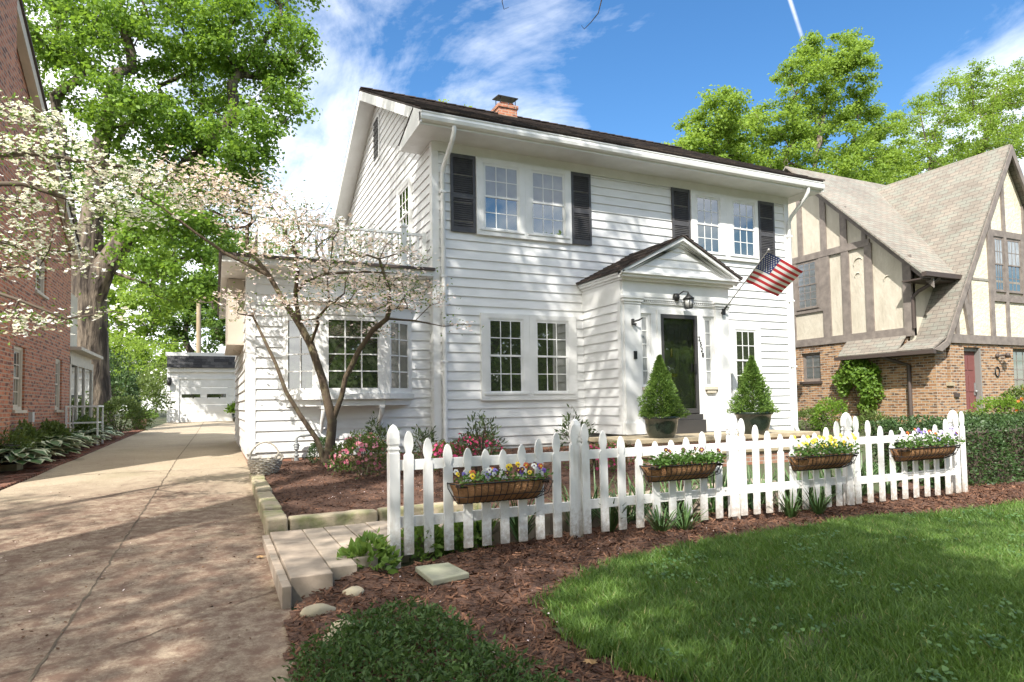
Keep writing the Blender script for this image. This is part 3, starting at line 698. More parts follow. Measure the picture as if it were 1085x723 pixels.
def fixed_window(fr, u0, u1, z0, z1, cols, rows, cas, n0=0, parent=house, name='window', mcas=None, proud=.05, pane=None, sill=False):
    mcas = mcas or m_white
    b = MB(); l, r, tp, bt = cas
    if l: b.fbox(fr, (u0 - l, u0), (n0, n0 + proud), (z0 - bt, z1 + tp))
    if r: b.fbox(fr, (u1, u1 + r), (n0, n0 + proud), (z0 - bt, z1 + tp))
    if tp: b.fbox(fr, (u0, u1), (n0, n0 + proud), (z1, z1 + tp))
    if bt: b.fbox(fr, (u0, u1), (n0, n0 + proud), (z0 - bt, z0))
    if not b.v: b.fbox(fr, (u0, u1), (n0, n0 + .004), (z0, z0 + .02))
    if sill: b.fbox(fr, (u0 - l*.6, u1 + r*.6), (n0, n0 + proud + .03), (z0 - .05, z0 - .004))
    w = b.build(name, mcas, parent)
    s = MB(); f = .035; nn = (n0 + .006, n0 + .024)
    s.fbox(fr, (u0, u0 + f), nn, (z0, z1)); s.fbox(fr, (u1 - f, u1), nn, (z0, z1)); s.fbox(fr, (u0 + f, u1 - f), nn, (z0, z0 + f)); s.fbox(fr, (u0 + f, u1 - f), nn, (z1 - f, z1))
    e = [u0 + f + (u1 - u0 - 2*f) * i / cols for i in range(cols + 1)]
    for x in e[1:-1]: s.fbox(fr, (x - .01, x + .01), (n0 + .007, n0 + .022), (z0 + f, z1 - f))
    for j in range(1, rows):
        y = z0 + f + (z1 - z0 - 2*f) * j / rows
        for i in range(cols): s.fbox(fr, (e[i] + (.01 if i else 0), e[i+1] - (.01 if i < cols-1 else 0)), (n0 + .007, n0 + .022), (y - .01, y + .01))
    s.build('sash', mcas, w)
    g = MB(); g.fbox(fr, (u0 + .01, u1 - .01), (n0 + .008, n0 + .012), (z0 + .01, z1 - .01)); g.build('pane', pane or m_glass, w)
    return w
N0 = .034
# upper left pair (roller blinds half down), upper right pair, lower pair, lower right
sash_window(FRONT, 5.00, 5.83, 4.97, 6.35, n0=N0, cas=(.15, .13, .10, .13), pane_mats=(m_blind, m_glass))
sash_window(FRONT, 6.10, 6.93, 4.97, 6.35, n0=N0, cas=(.138, .15, .10, .13), pane_mats=(m_blind, m_glass))
sash_window(FRONT, 10.555, 11.31, 4.97, 6.35, n0=N0, cas=(.15, .19, .10, .13))
sash_window(FRONT, 11.70, 12.455, 4.97, 6.35, n0=N0, cas=(.198, .10, .10, .13), pane_mats=(m_glass, m_glass))
sash_window(FRONT, 5.06, 5.86, 1.59, 3.13, n0=N0, cas=(.15, .14, .10, .15))
sash_window(FRONT, 6.14, 6.94, 1.59, 3.13, n0=N0, cas=(.138, .20, .10, .15))
sash_window(FRONT, 11.66, 12.36, 1.58, 3.12, n0=N0, cas=(.12, .14, .12, .14))
sash_window(LEFT, 13.72, 14.60, 5.02, 6.30, n0=N0, cas=(.12, .12, .12, .12))
# attic louvre in the gable
b = MB(); b.fbox(LEFT, (16.6, 17.25), (.02, .05), (7.9, 9.1))
lv = b.build('attic_vent', m_white, house)
b = MB()
for k in range(14): b.fbox(LEFT, (16.68, 17.17), (.051, .062 + .012 * (k % 2)), (7.98 + k*.076, 8.03 + k*.076))
b.build('louver', m_shutter, lv)
# shutters
def shutter(u0, u1, z0, z1):
    b = MB(); f = .055; n = (.030, .062)
    b.fbox(FRONT, (u0, u0 + f), n, (z0, z1)); b.fbox(FRONT, (u1 - f, u1), n, (z0, z1))
    zm = z0 + (z1 - z0) * .46
    for za, zb in ((z0, z0 + .09), (zm - .045, zm + .045), (z1 - .08, z1)): b.fbox(FRONT, (u0 + f, u1 - f), n, (za, zb))
    b.fbox(FRONT, (u0 + f, u1 - f), (.024, .030), (z0 + .09, z1 - .08))
    s = b.build('shutter', m_shutter, house)
    b = MB(); O, U, Nn = [np.array(q, float) for q in FRONT]
    for za, zb in ((z0 + .09, zm - .045), (zm + .045, z1 - .08)):
        k = int((zb - za) / .042)
        for i in range(k):
            z = za + (zb - za) * (i + .5) / k; P = lambda u, n_, h: O + u*U + n_*Nn + h*Z
            b.prism([P(u0 + f, .056, z - .017), P(u1 - f, .056, z - .017), P(u1 - f, .034, z + .015), P(u0 + f, .034, z + .015)], (0, .0, .007))
    b.build('slats', m_shutter, s)
shutter(4.30, 4.835, 4.86, 6.455); shutter(7.10, 7.60, 4.85, 6.455); shutter(9.85, 10.39, 4.86, 6.455); shutter(12.60, 13.14, 4.86, 6.455)

# wing: flat roof with overhang, balcony rail, bay window, side box
b = MB(); b.box((.12, 12.08, 3.90), (XL - .03, 19.9, 3.925)); b.box((.12, 12.06, 3.895), (XL - .03, 12.085, 4.0)); b.box((.10, 12.06, 3.895), (.125, 19.9, 4.0)); b.build('wing_eave', m_white, house)
b = MB(); b.box((.05, 12.0, 4.002), (XL - .03, 19.95, 4.05)); b.build('wing_roof', m_darktrim, house)
b = MB(); b.box((.22, 13.6, 2.64), (.52, 16.4, 3.89)); b.box((.20, 13.58, 2.60), (.521, 16.42, 2.66)); b.build('side_box', m_soffit, house)
rail = MB(); yb = 12.5
for x in (.75, 2.2, 3.42): rail.box((x - .05, yb - .05, 4.05), (x + .05, yb + .05, 4.93)); rail.box((x - .07, yb - .07, 4.93), (x + .07, yb + .07, 4.96)); rail.lathe((x, yb, 4.96), [(.045, 0), (.05, .03), (.02, .06), (0, .065)], 8)
rail.box((3.80, yb - .04, 4.05), (3.88, yb + .04, 4.86))
for xa, xb in ((.8, 2.15), (2.25, 3.37), (3.47, 3.80)):
    rail.box((xa, yb - .03, 4.78), (xb, yb + .03, 4.83)); rail.box((xa, yb - .025, 4.15), (xb, yb + .025, 4.19))
rl = rail.build('balcony_rail', m_white, house)
b = MB()
for xa, xb in ((.8, 2.15), (2.25, 3.37), (3.47, 3.80)):
    n = int((xb - xa) / .115)
    for i in range(n): x = xa + (i + .5) * (xb - xa) / n; b.box((x - .016, yb - .016, 4.19), (x + .016, yb + .016, 4.78))
for x in (.75,):
    b.box((x - .03, yb, 4.78), (x + .03, 18, 4.83))
b.build('balusters', m_white, rl)
# bay window on the wing: three sashes, canted sides
bx = [(1.10, YW), (1.72, YW - .42), (2.93, YW - .42), (3.56, YW)]
b = MB()
for z, h, o in ((1.50, .10, .06), (3.05, .22, .03)):
    b.prism([(bx[0][0] - o, YW - .001, z), (bx[1][0] - o, bx[1][1] - o, z), (bx[2][0] + o, bx[2][1] - o, z), (bx[3][0] + o, YW - .001, z)], (0, 0, h))
b.prism([(1.02, YW - .03, 3.275), (1.68, YW - .52, 3.275), (2.97, YW - .52, 3.275), (3.64, YW - .03, 3.275)], (0, 0, .05))
b.prism([(1.12, YW - .002, 1.38), (1.74, YW - .40, 1.38), (2.91, YW - .40, 1.38), (3.54, YW - .002, 1.38)], (0, 0, .118))
for (x, y) in (bx[1], bx[2]): b.box((x - .075, y - .012, 1.602), (x + .075, y + .12, 3.048))
bay = b.build('bay_window', m_white, house)
def bayframe(p, q):
    U = np.array([q[0]-p[0], q[1]-p[1], 0]); L_ = np.linalg.norm(U); U /= L_
    return ((p[0], p[1], 0), tuple(U), (U[1], -U[0], 0)), L_
for p, q, c, rws in ((bx[0], bx[1], 2, 4), (bx[1], bx[2], 3, 4), (bx[2], bx[3], 2, 4)):
    fr, L_ = bayframe(p, q); m = .08 if c == 3 else .06
    b = MB(); fr_n = -.03
    b.fbox(fr, (.0, L_), (-.05, -.034), (1.60, 3.05))
    s = b.build('sash', m_white, bay)
    w = MB(); u0, u1, z0, z1 = m + .03, L_ - m - .03, 1.66, 3.0; f = .045
    w.fbox(fr, (m - .03, u0 + f), (-.034, .01), (1.602, 3.048)); w.fbox(fr, (u1 - f, L_ - m + .03), (-.034, .01), (1.602, 3.048)); w.fbox(fr, (u0 + f, u1 - f), (-.034, .01), (1.602, z0 + f)); w.fbox(fr, (u0 + f, u1 - f), (-.034, .01), (z1 - f, 3.048))
    e = [u0 + f + (u1 - u0 - 2*f) * i / c for i in range(c + 1)]
    for x in e[1:-1]: w.fbox(fr, (x - .011, x + .011), (-.02, .002), (z0 + f, z1 - f))
    for j in range(1, rws):
        y = z0 + f + (z1 - z0 - 2*f) * j / rws
        for i in range(c): w.fbox(fr, (e[i] + (.011 if i else 0), e[i+1] - (.011 if i < c-1 else 0)), (-.02, .002), (y - .011, y + .011))
    w.build('sash', m_white, bay)
    g = MB(); g.fbox(fr, (u0, u1), (-.026, -.016), (z0, z1)); g.build('pane', m_glass, bay)
for x in (1.80, 2.86):
    b = MB(); pts = [(x, YW - .36, 1.37), (x, YW - .33, 1.22), (x, YW - .16, 1.10), (x, YW - .10, .98), (x, YW - .03, .92)]
    b.tube(pts, [.045, .05, .04, .035, .03], 8); b.box((x - .055, YW - .40, 1.33), (x + .055, YW - .03, 1.378)); b.build('bracket', m_white, bay)

# entry vestibule -----------------------------------------------------
VX0, VX1 = 7.37, 10.13
b = MB(); b.box((VX0, YV + .002, .72), (7.80, YV + .14, 3.9)); b.box((8.08, YV + .002, .72), (8.30, YV + .14, 3.16)); b.box((9.25, YV + .002, .72), (9.44, YV + .14, 3.16)); b.box((9.74, YV + .002, .72), (VX1, YV + .14, 3.9))
b.box((7.80, YV + .002, 3.162), (9.74, YV + .14, 3.9)); b.box((7.80, YV + .002, .72), (8.08, YV + .14, 1.62)); b.box((9.44, YV + .002, .72), (9.74, YV + .14, 1.62))
siding(b, VLEFT, YV + .11, YF - .001, .72, 3.36); b.box((VX0, YV + .141, .72), (VX0 + .1, YF, 3.9)); siding(b, VRIGHT, YV + .11, YF - .001, .72, 3.36); b.box((VX1 - .1, YV + .141, .72), (VX1, YF, 3.9))
vest = b.build('entry_vestibule', m_siding, house)
b = MB()     # pilasters, entablature, dentils
for x0, x1 in ((7.40, 7.79), (9.75, 10.11)):
    b.fbox(VEST, (x0, x1), (.0, .045), (.95, 3.33)); b.fbox(VEST, (x0 - .04, x1 + .03), (.0, .07), (.72, .95))
    b.fbox(VEST, (x0 - .015, x1 + .015), (0, .06), (3.332, 3.38)); b.fbox(VEST, (x0 - .04, x1 + .04), (0, .085), (3.381, 3.44)); b.fbox(VEST, (x0 - .06, x1 + .06), (0, .11), (3.441, 3.49))
b.fbox(VLEFT, (YV - .001, YV + .12), (.0, .03), (.72, 3.36)); b.fbox(VLEFT, (YV - .001, YF), (.0, .034), (3.362, 3.80))
b.fbox(VEST, (VX0 + .005, VX1 - .005), (0, .035), (3.492, 3.80))
b.fbox(VEST, (7.84, 9.71), (0, .03), (3.36, 3.39)); b.fbox(VEST, (7.84, 9.71), (0, .055), (3.432, 3.458))
for i in range(36):
    x = 7.86 + i * .0515; b.fbox(VEST, (x, x + .027), (0, .045), (3.391, 3.431))
b.fbox(VEST, (8.22, 8.30), (0, .03), (.9, 3.16)); b.fbox(VEST, (9.25, 9.41), (0, .03), (.9, 3.16)); b.fbox(VEST, (8.22, 9.41), (0, .032), (3.162, 3.25))
# cornice round three sides
for n0, n1, z0, z1 in ((0, .12, 3.802, 3.85), (0, .22, 3.851, 3.90), (0, .27, 3.901, 3.945)):
    b.box((VX0 - n1*.5, YV - n1, z0), (VX1 + n1*.5, YV, z1)); b.box((VX0 - n1*.5, YV, z0), (VX0, YF - .002, z1)); b.box((VX1, YV, z0), (VX1 + n1*.5, YF - .002, z1))
b.build('pilaster_trim', m_white, vest)
pk, exl, exr, ez = 8.74, 7.22, 10.26, 3.95; pz = 4.74; yfr = 10.45
b = MB()     # pediment: tympanum boards and raking cornice
sl = (pz - ez) / (pk - exl)
TY = ((0, 10.62, 0), (1, 0, 0), (0, -1, 0))
siding(b, TY, lambda z: exl + .2 + (z - ez)/sl, lambda z: exr - .2 - (z - ez)/sl, ez - .005, pz - .12, .17)
b.prism([(exl + .2, 10.64, ez), (exr - .2, 10.64, ez), (pk, 10.64, pz - .08)], (0, 1.5, 0))
for s_ in (-1, 1):
    x_e = exl if s_ < 0 else exr
    dirn = np.array([pk - x_e, 0, pz - ez]); perp = np.array([0, 0, -1.])
    for w0, w1, ya, yb_ in ((0, .075, yfr, 10.6), (.076, .125, yfr + .05, 10.6), (.126, .17, yfr + .10, 10.6)):
        A = np.array([x_e, 0, ez]); B = np.array([pk, 0, pz])
        b.prism([(A[0], ya, A[2] - w0), (B[0], ya, B[2] - w0), (B[0], ya, B[2] - w1), (A[0] - (w1*.0), ya, max(A[2] - w1, 3.946 if w0 else 3.90))], (0, yb_ - ya, 0))
b.build('pediment', m_white, vest)
b = MB()
for s_ in (-1, 1):
    x_e = exl - .03 if s_ < 0 else exr + .03
    q = [(x_e, yfr - .03, ez - .005), (pk, yfr - .03, pz + .012), (pk, YF + .02, pz + .012), (x_e, YF + .02, ez - .005)]
    b.prism(q, (0, 0, .03))
    shingles(b, (x_e, yfr - .035, ez + .022), (x_e, YF + .02, ez + .022), (pk, yfr - .035, pz + .040), row=.13, tab=.28, th=.016, seed=7 + s_)
b.build('entry_roof', m_roofs, vest)
# sidelights and door
for u0, u1 in ((7.805, 8.075), (9.445, 9.735)):
    sl_ = MB(); fr = ((0, YV + .07, 0), (1, 0, 0), (0, -1, 0))
    w = fixed_window(fr, u0 + .045, u1 - .045, 1.68, 3.12, 1, 5, (.044, .044, .04, .055), parent=house, name='sidelight', proud=.04, pane=m_curtain)
b = MB(); b.fbox(VEST, (9.42, 9.735), (.002, .07), (1.60, 1.66)); b.fbox(VEST, (9.46, 9.70), (.002, .05), (1.53, 1.598)); b.build('sidelight_sill', m_cream, vest)
b = MB(); b.fbox(VEST, (7.81, 8.1), (.002, .07), (1.60, 1.66)); b.build('sidelight_sill', m_cream, vest)
DR = ((0, YV + .06, 0), (1, 0, 0), (0, -1, 0))
b = MB(); b.fbox(DR, (8.36, 9.19), (-.02, .0), (1.12, 3.08))
for (ua, ub, za, zb) in ((8.45, 8.73, 2.55, 2.98), (8.82, 9.10, 2.55, 2.98), (8.45, 8.73, 1.80, 2.42), (8.82, 9.10, 1.80, 2.42), (8.45, 8.73, 1.22, 1.66), (8.82, 9.10, 1.22, 1.66)):
    for q in (((ua, ub), (za, za + .02)), ((ua, ub), (zb - .02, zb)), ((ua, ua + .02), (za + .02, zb - .02)), ((ub - .02, ub), (za + .02, zb - .02))): b.fbox(DR, q[0], (0, .014), q[1])
    b.fbox(DR, (ua + .05, ub - .05), (0, .010), (za + .05, zb - .05))
door = b.build('front_door', m_door, house)
b = MB(); b.fbox(VEST, (8.302, 8.37), (-.005, .035), (1.11, 3.155)); b.fbox(VEST, (9.18, 9.248), (-.005, .035), (1.11, 3.155)); b.fbox(VEST, (8.37, 9.18), (-.005, .035), (3.08, 3.155)); b.fbox(VEST, (8.37, 9.18), (-.005, .035), (1.11, 1.21))
b.fbox(VEST, (8.24, 9.28), (.036, .10), (.98, 1.09)); b.fbox(VEST, (8.22, 9.30), (-.01, .16), (.702, .975))
b.build('storm_frame', m_doorframe, door)
b = MB(); b.fbox(VEST, (8.37, 9.18), (.006, .012), (1.21, 3.08)); b.build('storm_glass', m_glass_dark, door)
b = MB(); fr = DR; b.lathe((8.60, YV + .035, 2.27), [(.0, 0), (.03, .01), (.035, .05), (.02, .10), (.035, .14), (.015, .2), (0, .22)], 10); b.build('door_knocker', m_brass, door)
b = MB(); b.fbox(DR, (8.50, 8.74), (.001, .025), (1.87, 1.94)); b.fbox(DR, (8.53, 8.71), (.026, .032), (1.885, 1.925)); b.build('mail_slot', m_brass, door)
b = MB(); b.fbox(VEST, (9.13, 9.165), (.036, .08), (1.98, 2.14)); b.build('door_handle', m_blackmetal, door)
# house numbers 2 5 2 8 stepping down the right casing
for chx, (x, z) in zip('2528', ((9.288, 2.63), (9.322, 2.515), (9.345, 2.40), (9.372, 2.285))):
    c = bpy.data.curves.new('digit', 'FONT'); c.body = chx; c.size = .135; c.extrude = .006; c.align_x = 'CENTER'
    tmp = bpy.data.objects.new('digit_curve', c); COL.objects.link(tmp)
    me = bpy.data.meshes.new_from_object(tmp.evaluated_get(bpy.context.evaluated_depsgraph_get())); bpy.data.objects.remove(tmp)
    o = link(me, 'house_number', m_blackmetal, house); o.rotation_euler = (R(90), 0, 0); o.location = Vector((x, YV - .036, z)) - Vector(root_loc(house))
# lantern over the door, doorbell, empty hanger
b = MB(); b.lathe((8.70, YV - .035, 3.52), [(0, -.085), (.06, -.075), (.085, 0), (.06, .075), (0, .085)], 16)
lan = b.build('wall_lantern', m_blackmetal, house)
b = MB(); b.tube([(8.70, YV - .06, 3.54), (8.75, YV - .22, 3.62), (8.83, YV - .27, 3.60), (8.83, YV - .27, 3.56)], .014, 6); b.lathe((8.83, YV - .27, 3.28), [(.0, .33), (.012, .31), (.03, .27), (.05, .25), (.125, .19), (.125, .175), (.10, .17)], 6)
b.lathe((8.83, YV - .27, 3.28), [(0, -.02), (.085, -.02), (.085, .005), (.0, .005)], 6)
for k in range(6):
    t_ = 2*math.pi*k/6; b.tube([(8.83 + .085*math.cos(t_), YV - .27 + .085*math.sin(t_), 3.28), (8.83 + .105*math.cos(t_), YV - .27 + .105*math.sin(t_), 3.455)], .008, 5)
b.build('lantern_frame', m_blackmetal, lan)
m_lglass = plain('frosted_glass', (.45, .45, .43), .2, coat=.5)
b = MB(); b.lathe((8.83, YV - .27, 3.28), [(.0, .006), (.072, .006), (.09, .168), (0, .168)], 6); b.build('lantern_glass', m_lglass, lan)
b = MB(); b.fbox(VEST, (7.60, 7.67), (.046, .07), (2.22, 2.38)); b.build('doorbell', m_blackmetal, house)
b = MB(); b.fbox(VEST, (7.56, 7.60), (.046, .10), (2.90, 3.02)); b.tube([(7.58, YV - .09, 2.97), (7.66, YV - .16, 2.99), (7.72, YV - .2, 3.03)], .018, 6); b.tube([(7.58, YV - .09, 2.93), (7.62, YV - .13, 2.9)], .03, 6); b.build('pole_bracket', m_blackmetal, house)
# porch platform with stone coping
b = MB(); b.box((6.55, 9.45, .1), (11.2, YV, .62)); b.box((6.75, 9.1, .1), (10.9, 9.45, .40)); pch = b.build('porch', m_brick_found, house)
m_stone = plain('sandstone', (.42, .35, .24), .85, (.33, .27, .18), 6, bs=30, bstr=.3)
b = MB(); b.box((6.51, 9.40, .621), (11.24, YV - .002, .70)); b.box((6.71, 9.05, .401), (10.94, 9.44, .47)); b.build('porch_coping', m_stone, pch, bevel=.008)
# ================================================================== garage at the end of the driveway
GY = 36.
gar = thing('garage', 'white single garage with a dark shingle strip over its panelled door', 'garage', (-.4, GY, .72))
GF = ((0, GY, 0), (1, 0, 0), (0, -1, 0))
b = MB(); gx0, gx1 = -2.12, 1.75
siding(b, GF, gx0 + .12, -1.62, .78, 3.30, .2); siding(b, GF, .88, gx1 - .1, .78, 3.30, .2); b.box((gx0, GY, .6), (-1.6, GY + .15, 3.9)); b.box((.86, GY, .6), (gx1, GY + .15, 3.9)); b.box((-1.6, GY, 2.87), (.86, GY + .15, 3.9))
b.box((gx0, GY + .15, .6), (gx0 + .15, GY + 7, 3.8)); b.box((gx1 - .15, GY + .15, .6), (gx1, GY + 7, 3.8)); b.build('wall', m_siding, gar)
b = MB(); b.fbox(GF, (gx0 - .02, gx0 + .12), (0, .05), (.75, 3.30)); b.fbox(GF, (-1.74, -1.61), (0, .05), (.72, 2.98)); b.fbox(GF, (.87, 1.0), (0, .05), (.72, 2.98)); b.fbox(GF, (-1.61, .87), (0, .05), (2.87, 2.98))
b.fbox(GF, (gx0 - .02, gx1 + .02), (.0, .16), (3.22, 3.42)); b.fbox(GF, (gx0 - .1, gx1 + .02), (-.1, .06), (4.03, 4.2)); b.fbox(GF, (gx0 - .1, gx0 - .03), (-7, -.1), (4.03, 4.2)); b.build('trim', m_white, gar)
b = MB(); b.prism([(gx0 - .02, GY - .30, 3.43), (gx1 + .02, GY - .30, 3.43), (gx1 + .02, GY - .04, 4.028), (gx0 - .02, GY - .04, 4.028)], (0, .1, 0)); b.box((gx0 - .08, GY, 4.12), (gx1, GY + 7, 4.15)); shingles(b, (gx0 - .02, GY - .31, 3.43), (gx1 + .02, GY - .31, 3.43), (gx0 - .02, GY - .05, 4.028), row=.16, tab=.3, seed=9); b.build('roof', m_roofsg, gar)
b = MB()
for k in range(5):
    z = .74 + k * .426; b.fbox(GF, (-1.60, .86), (-.06, -.015), (z, z + .418))
    for i in range(4):
        xa = -1.54 + i * .60
        if k != 3: b.fbox(GF, (xa, xa + .52), (-.015, -.005), (z + .07, z + .35))
gd = b.build('garage_door', m_white, gar)
for xa, xb in ((-1.50, -.66), (-.36, .52)):
    b = MB()
    b.fbox(GF, (xa - .05, xb + .05), (-.015, .0), (2.12, 2.17)); b.fbox(GF, (xa - .05, xb + .05), (-.015, .0), (1.85, 1.90)); b.fbox(GF, (xa - .05, xa), (-.015, .0), (1.90, 2.12)); b.fbox(GF, (xb, xb + .05), (-.015, .0), (1.90, 2.12)); w = b.build('window', m_white, gd)
    b = MB(); b.fbox(GF, (xa, xb), (-.014, -.008), (1.90, 2.12)); b.build('pane', m_glass, w)
b = MB(); b.fbox(GF, (gx0 + .0, gx0 + .16), (.05, .075), (2.72, 2.95)); b.lathe((gx0 + .08, GY - .2, 2.55), [(0, .38), (.10, .26), (.12, .24), (.08, 0), (0, -.02)], 8); b.tube([(gx0 + .08, GY - .06, 2.9), (gx0 + .08, GY - .2, 2.95)], .015, 6); b.build('coach_lamp', m_blackmetal, gar)

# ================================================================== red brick house on the left
bh = thing('brick_house', 'red brick house with cream window frames beside the driveway', 'house', (-7, 14, .3))
BX, by0, by1 = -3.5, 11.0, 20.45
BF = ((BX, 0, 0), (0, 1, 0), (1, 0, 0))
rY, rZ, bs = 14.05, 9.05, .532; ez0 = rZ - (by1 - rY) * bs
wins = [(15.19, 15.99, 1.40, 2.66), (18.75, 19.48, 1.40, 2.66), (16.72, 17.70, 3.97, 4.76), (11.3, 12.1, 1.4, 2.66)]
b = MB()
# wall built of strips so the window openings are real holes
ysl = sorted({by0, by1} | {w[0] for w in wins} | {w[1] for w in wins} | {rY})
fb_ = .93            # unseen street side of the roof, steepened so its shadow spares the driveway
roofz = lambda y: rZ - (y - rY) * bs if y > rY else rZ - (rY - y) * fb_
for ya, yb in zip(ysl[:-1], ysl[1:]):
    segs = []; z = -.1
    for w in sorted([w for w in wins if w[0] <= ya + 1e-6 and w[1] >= yb - 1e-6], key=lambda q: q[2]):
        segs.append((z, w[2])); z = w[3]
    for za, zb in segs: b.add([(BX, ya, za), (BX, yb, za), (BX, yb, zb), (BX, ya, zb)], [(0, 1, 2, 3)])
    b.add([(BX, ya, z), (BX, yb, z), (BX, yb, roofz(yb)), (BX, ya, roofz(ya))], [(0, 1, 2, 3)])
for w in wins:
    b.box((BX - .12, w[0] - .001, w[2]), (BX - .001, w[0] - .02, w[3])); b.box((BX - .12, w[1] + .001, w[2]), (BX - .001, w[1] + .02, w[3])); b.box((BX - .12, w[0], w[3] + .001), (BX - .001, w[1], w[3] + .02))
b.box((-12, by1 - .1, 0), (BX - .01, by1, ez0)); b.box((-12, by0, 0), (BX - .01, by0 + .1, roofz(by0)))
b.build('wall', m_brick_red, bh)
for w in wins:
    fr = ((BX - .10, 0, 0), (0, 1, 0), (1, 0, 0))
    win = sash_window(fr, w[0] + .07, w[1] - .07, w[2] + .07, w[3] - .06, cols=3 if w[2] < 3 else 2, rows=2, cas=(.069, .069, .059, .069), parent=bh, mcas=m_cream, proud=.06, sill=False)
    b = MB(); b.box((BX - .12, w[0] - .05, w[2] - .06), (BX + .045, w[1] + .05, w[2] - .002)); b.build('window_sill', m_cream, win)
b = MB()
for s_ in (1, -1):
    ye_ = by1 + .05 if s_ > 0 else by0 - .25
    ze_ = roofz(ye_) + .0
    q = [(BX + .22, ye_, ze_ + .03), (-12.3, ye_, ze_ + .03), (-12.3, rY, rZ + .06), (BX + .22, rY, rZ + .06)]
    b.prism(q, (0, 0, .05))
b.build('roof', m_darktrim, bh)
b = MB()
for s_ in (1, -1):
    ye_ = by1 + .05 if s_ > 0 else by0 - .25
    b.prism([(BX + .02, ye_, roofz(ye_) + .015), (BX + .02, rY, rZ + .045), (BX + .02, rY, rZ - .22), (BX + .02, ye_, roofz(ye_) - .25)], (.16, 0, 0))
b.build('rake_board', m_cream, bh)
b = MB(); b.box((BX, 12.3, 0), (BX + .24, 13.95, 10.6)); b.box((BX - .5, 12.3, 8), (BX, 13.95, 10.6)); b.build('chimney', m_brick_red, bh)
b = MB(); b.box((BX, 16.33, 1.15), (BX + .07, 16.50, 1.36)); b.build('outlet_box', plain('grey_plastic', (.45, .45, .44), .5), bh)
b = MB(); b.tube([(BX + .02, 14.3, .95), (BX + .02, 15.6, 1.05), (BX + .02, 16.1, 1.0), (BX + .03, 16.15, .7), (BX + .03, 16.4, .9), (BX + .03, 16.41, 1.16)], .012, 5); b.build('cable', m_blackmetal, bh)
# rear porch of the brick house: cream, with screens
PX = ((BX - .04, 0, 0), (0, 1, 0), (1, 0, 0))
b = MB(); b.box((-8, by1, .3), (BX - .04, 24.0, 3.0)); b.box((-8, by1, 3.09), (BX - .2, 22.6, 4.7))
for ya, yb in ((20.46, 20.62), (21.45, 21.6), (22.55, 22.7), (23.8, 24.0)): b.fbox(PX, (ya, yb), (0, .05), (.4, 2.8))
b.fbox(PX, (20.46, 24.0), (0, .055), (2.62, 2.82)); b.fbox(PX, (20.46, 24.0), (0, .055), (.4, .95))
pr = b.build('rear_porch', m_cream, bh)
b = MB(); b.box((-8, by1 + .01, 3.0), (BX + .25, 24.2, 3.085)); b.build('porch_roof', m_cream, pr)
for ya, yb in ((20.63, 21.44), (21.61, 22.54), (22.71, 23.79)):
    b = MB(); b.fbox(PX, (ya, yb), (.005, .015), (.96, 2.61)); b.build('screen', m_glass, pr)

# ================================================================== half-timbered house on the right
tu = thing('tudor_house', 'half-timbered house with tan brick below, cream stucco above and a steep shingled gable', 'house', (20, 11, .6))
TX, TF, TM = 17.4, 10.855, 11.43        # side wall, front of the gable, front of the main block
TS = ((TX, 0, 0), (0, 1, 0), (-1, 0, 0)); TFR = ((0, TF, 0), (1, 0, 0), (0, -1, 0))
gapex, gz_, gsl = 20.94, 8.62, 1.68
rl = lambda x: gz_ - abs(x - gapex) * gsl
b = MB()
# brick ground storey with real openings: side window, slit, door, right window
sw = (14.45, 15.17, 1.93, 2.85)
for u, z in (((TF, 11.6), (0, 2.60)), ((11.6, sw[0]), (0, 3.06)), ((sw[1], 21), (0, 3.06)), ((sw[0], sw[1]), (0, sw[2])), ((sw[0], sw[1]), (sw[3], 3.06))): b.fbox(TS, u, (-.22, 0), z)
xs = [TX + .222, 17.86, 18.03, 18.64, 19.42, 20.94, 22.1, 25]; holes = {17.86: (1.76, 2.76), 18.64: (.62, 2.72), 20.94: (.94, 2.74)}
for xa, xb in zip(xs[:-1], xs[1:]):
    if xa in holes: za, zb = holes[xa]; b.fbox(TFR, (xa, xb), (-.3, 0), (0, za)); b.fbox(TFR, (xa, xb), (-.3, 0), (zb, 2.82))
    else: b.fbox(TFR, (xa, xb), (-.3, 0), (0, 2.82))
b.fbox(TFR, (TX, TX + .22), (-.22, 0), (0, 2.82)) if False else None
b.build('brick_wall', m_brick_tan, tu)
# stucco
b = MB()
b.prism([(TX + .02, TM, 3.06), (TX + .02, 21, 3.06), (TX + .02, 21, 4.6), (TX + .02, 15.2, 8.95), (TX + .02, TM, 5.2)], (.15, 0, 0))
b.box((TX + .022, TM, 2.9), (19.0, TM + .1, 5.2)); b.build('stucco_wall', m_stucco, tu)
b = MB(); b.prism([(17.55, TF + .02, 2.9), (24.33, TF + .02, 2.9), (gapex, TF + .02, gz_ - .1)], (0, .12, 0)); b.build('gable_stucco', m_stucco_front, tu)
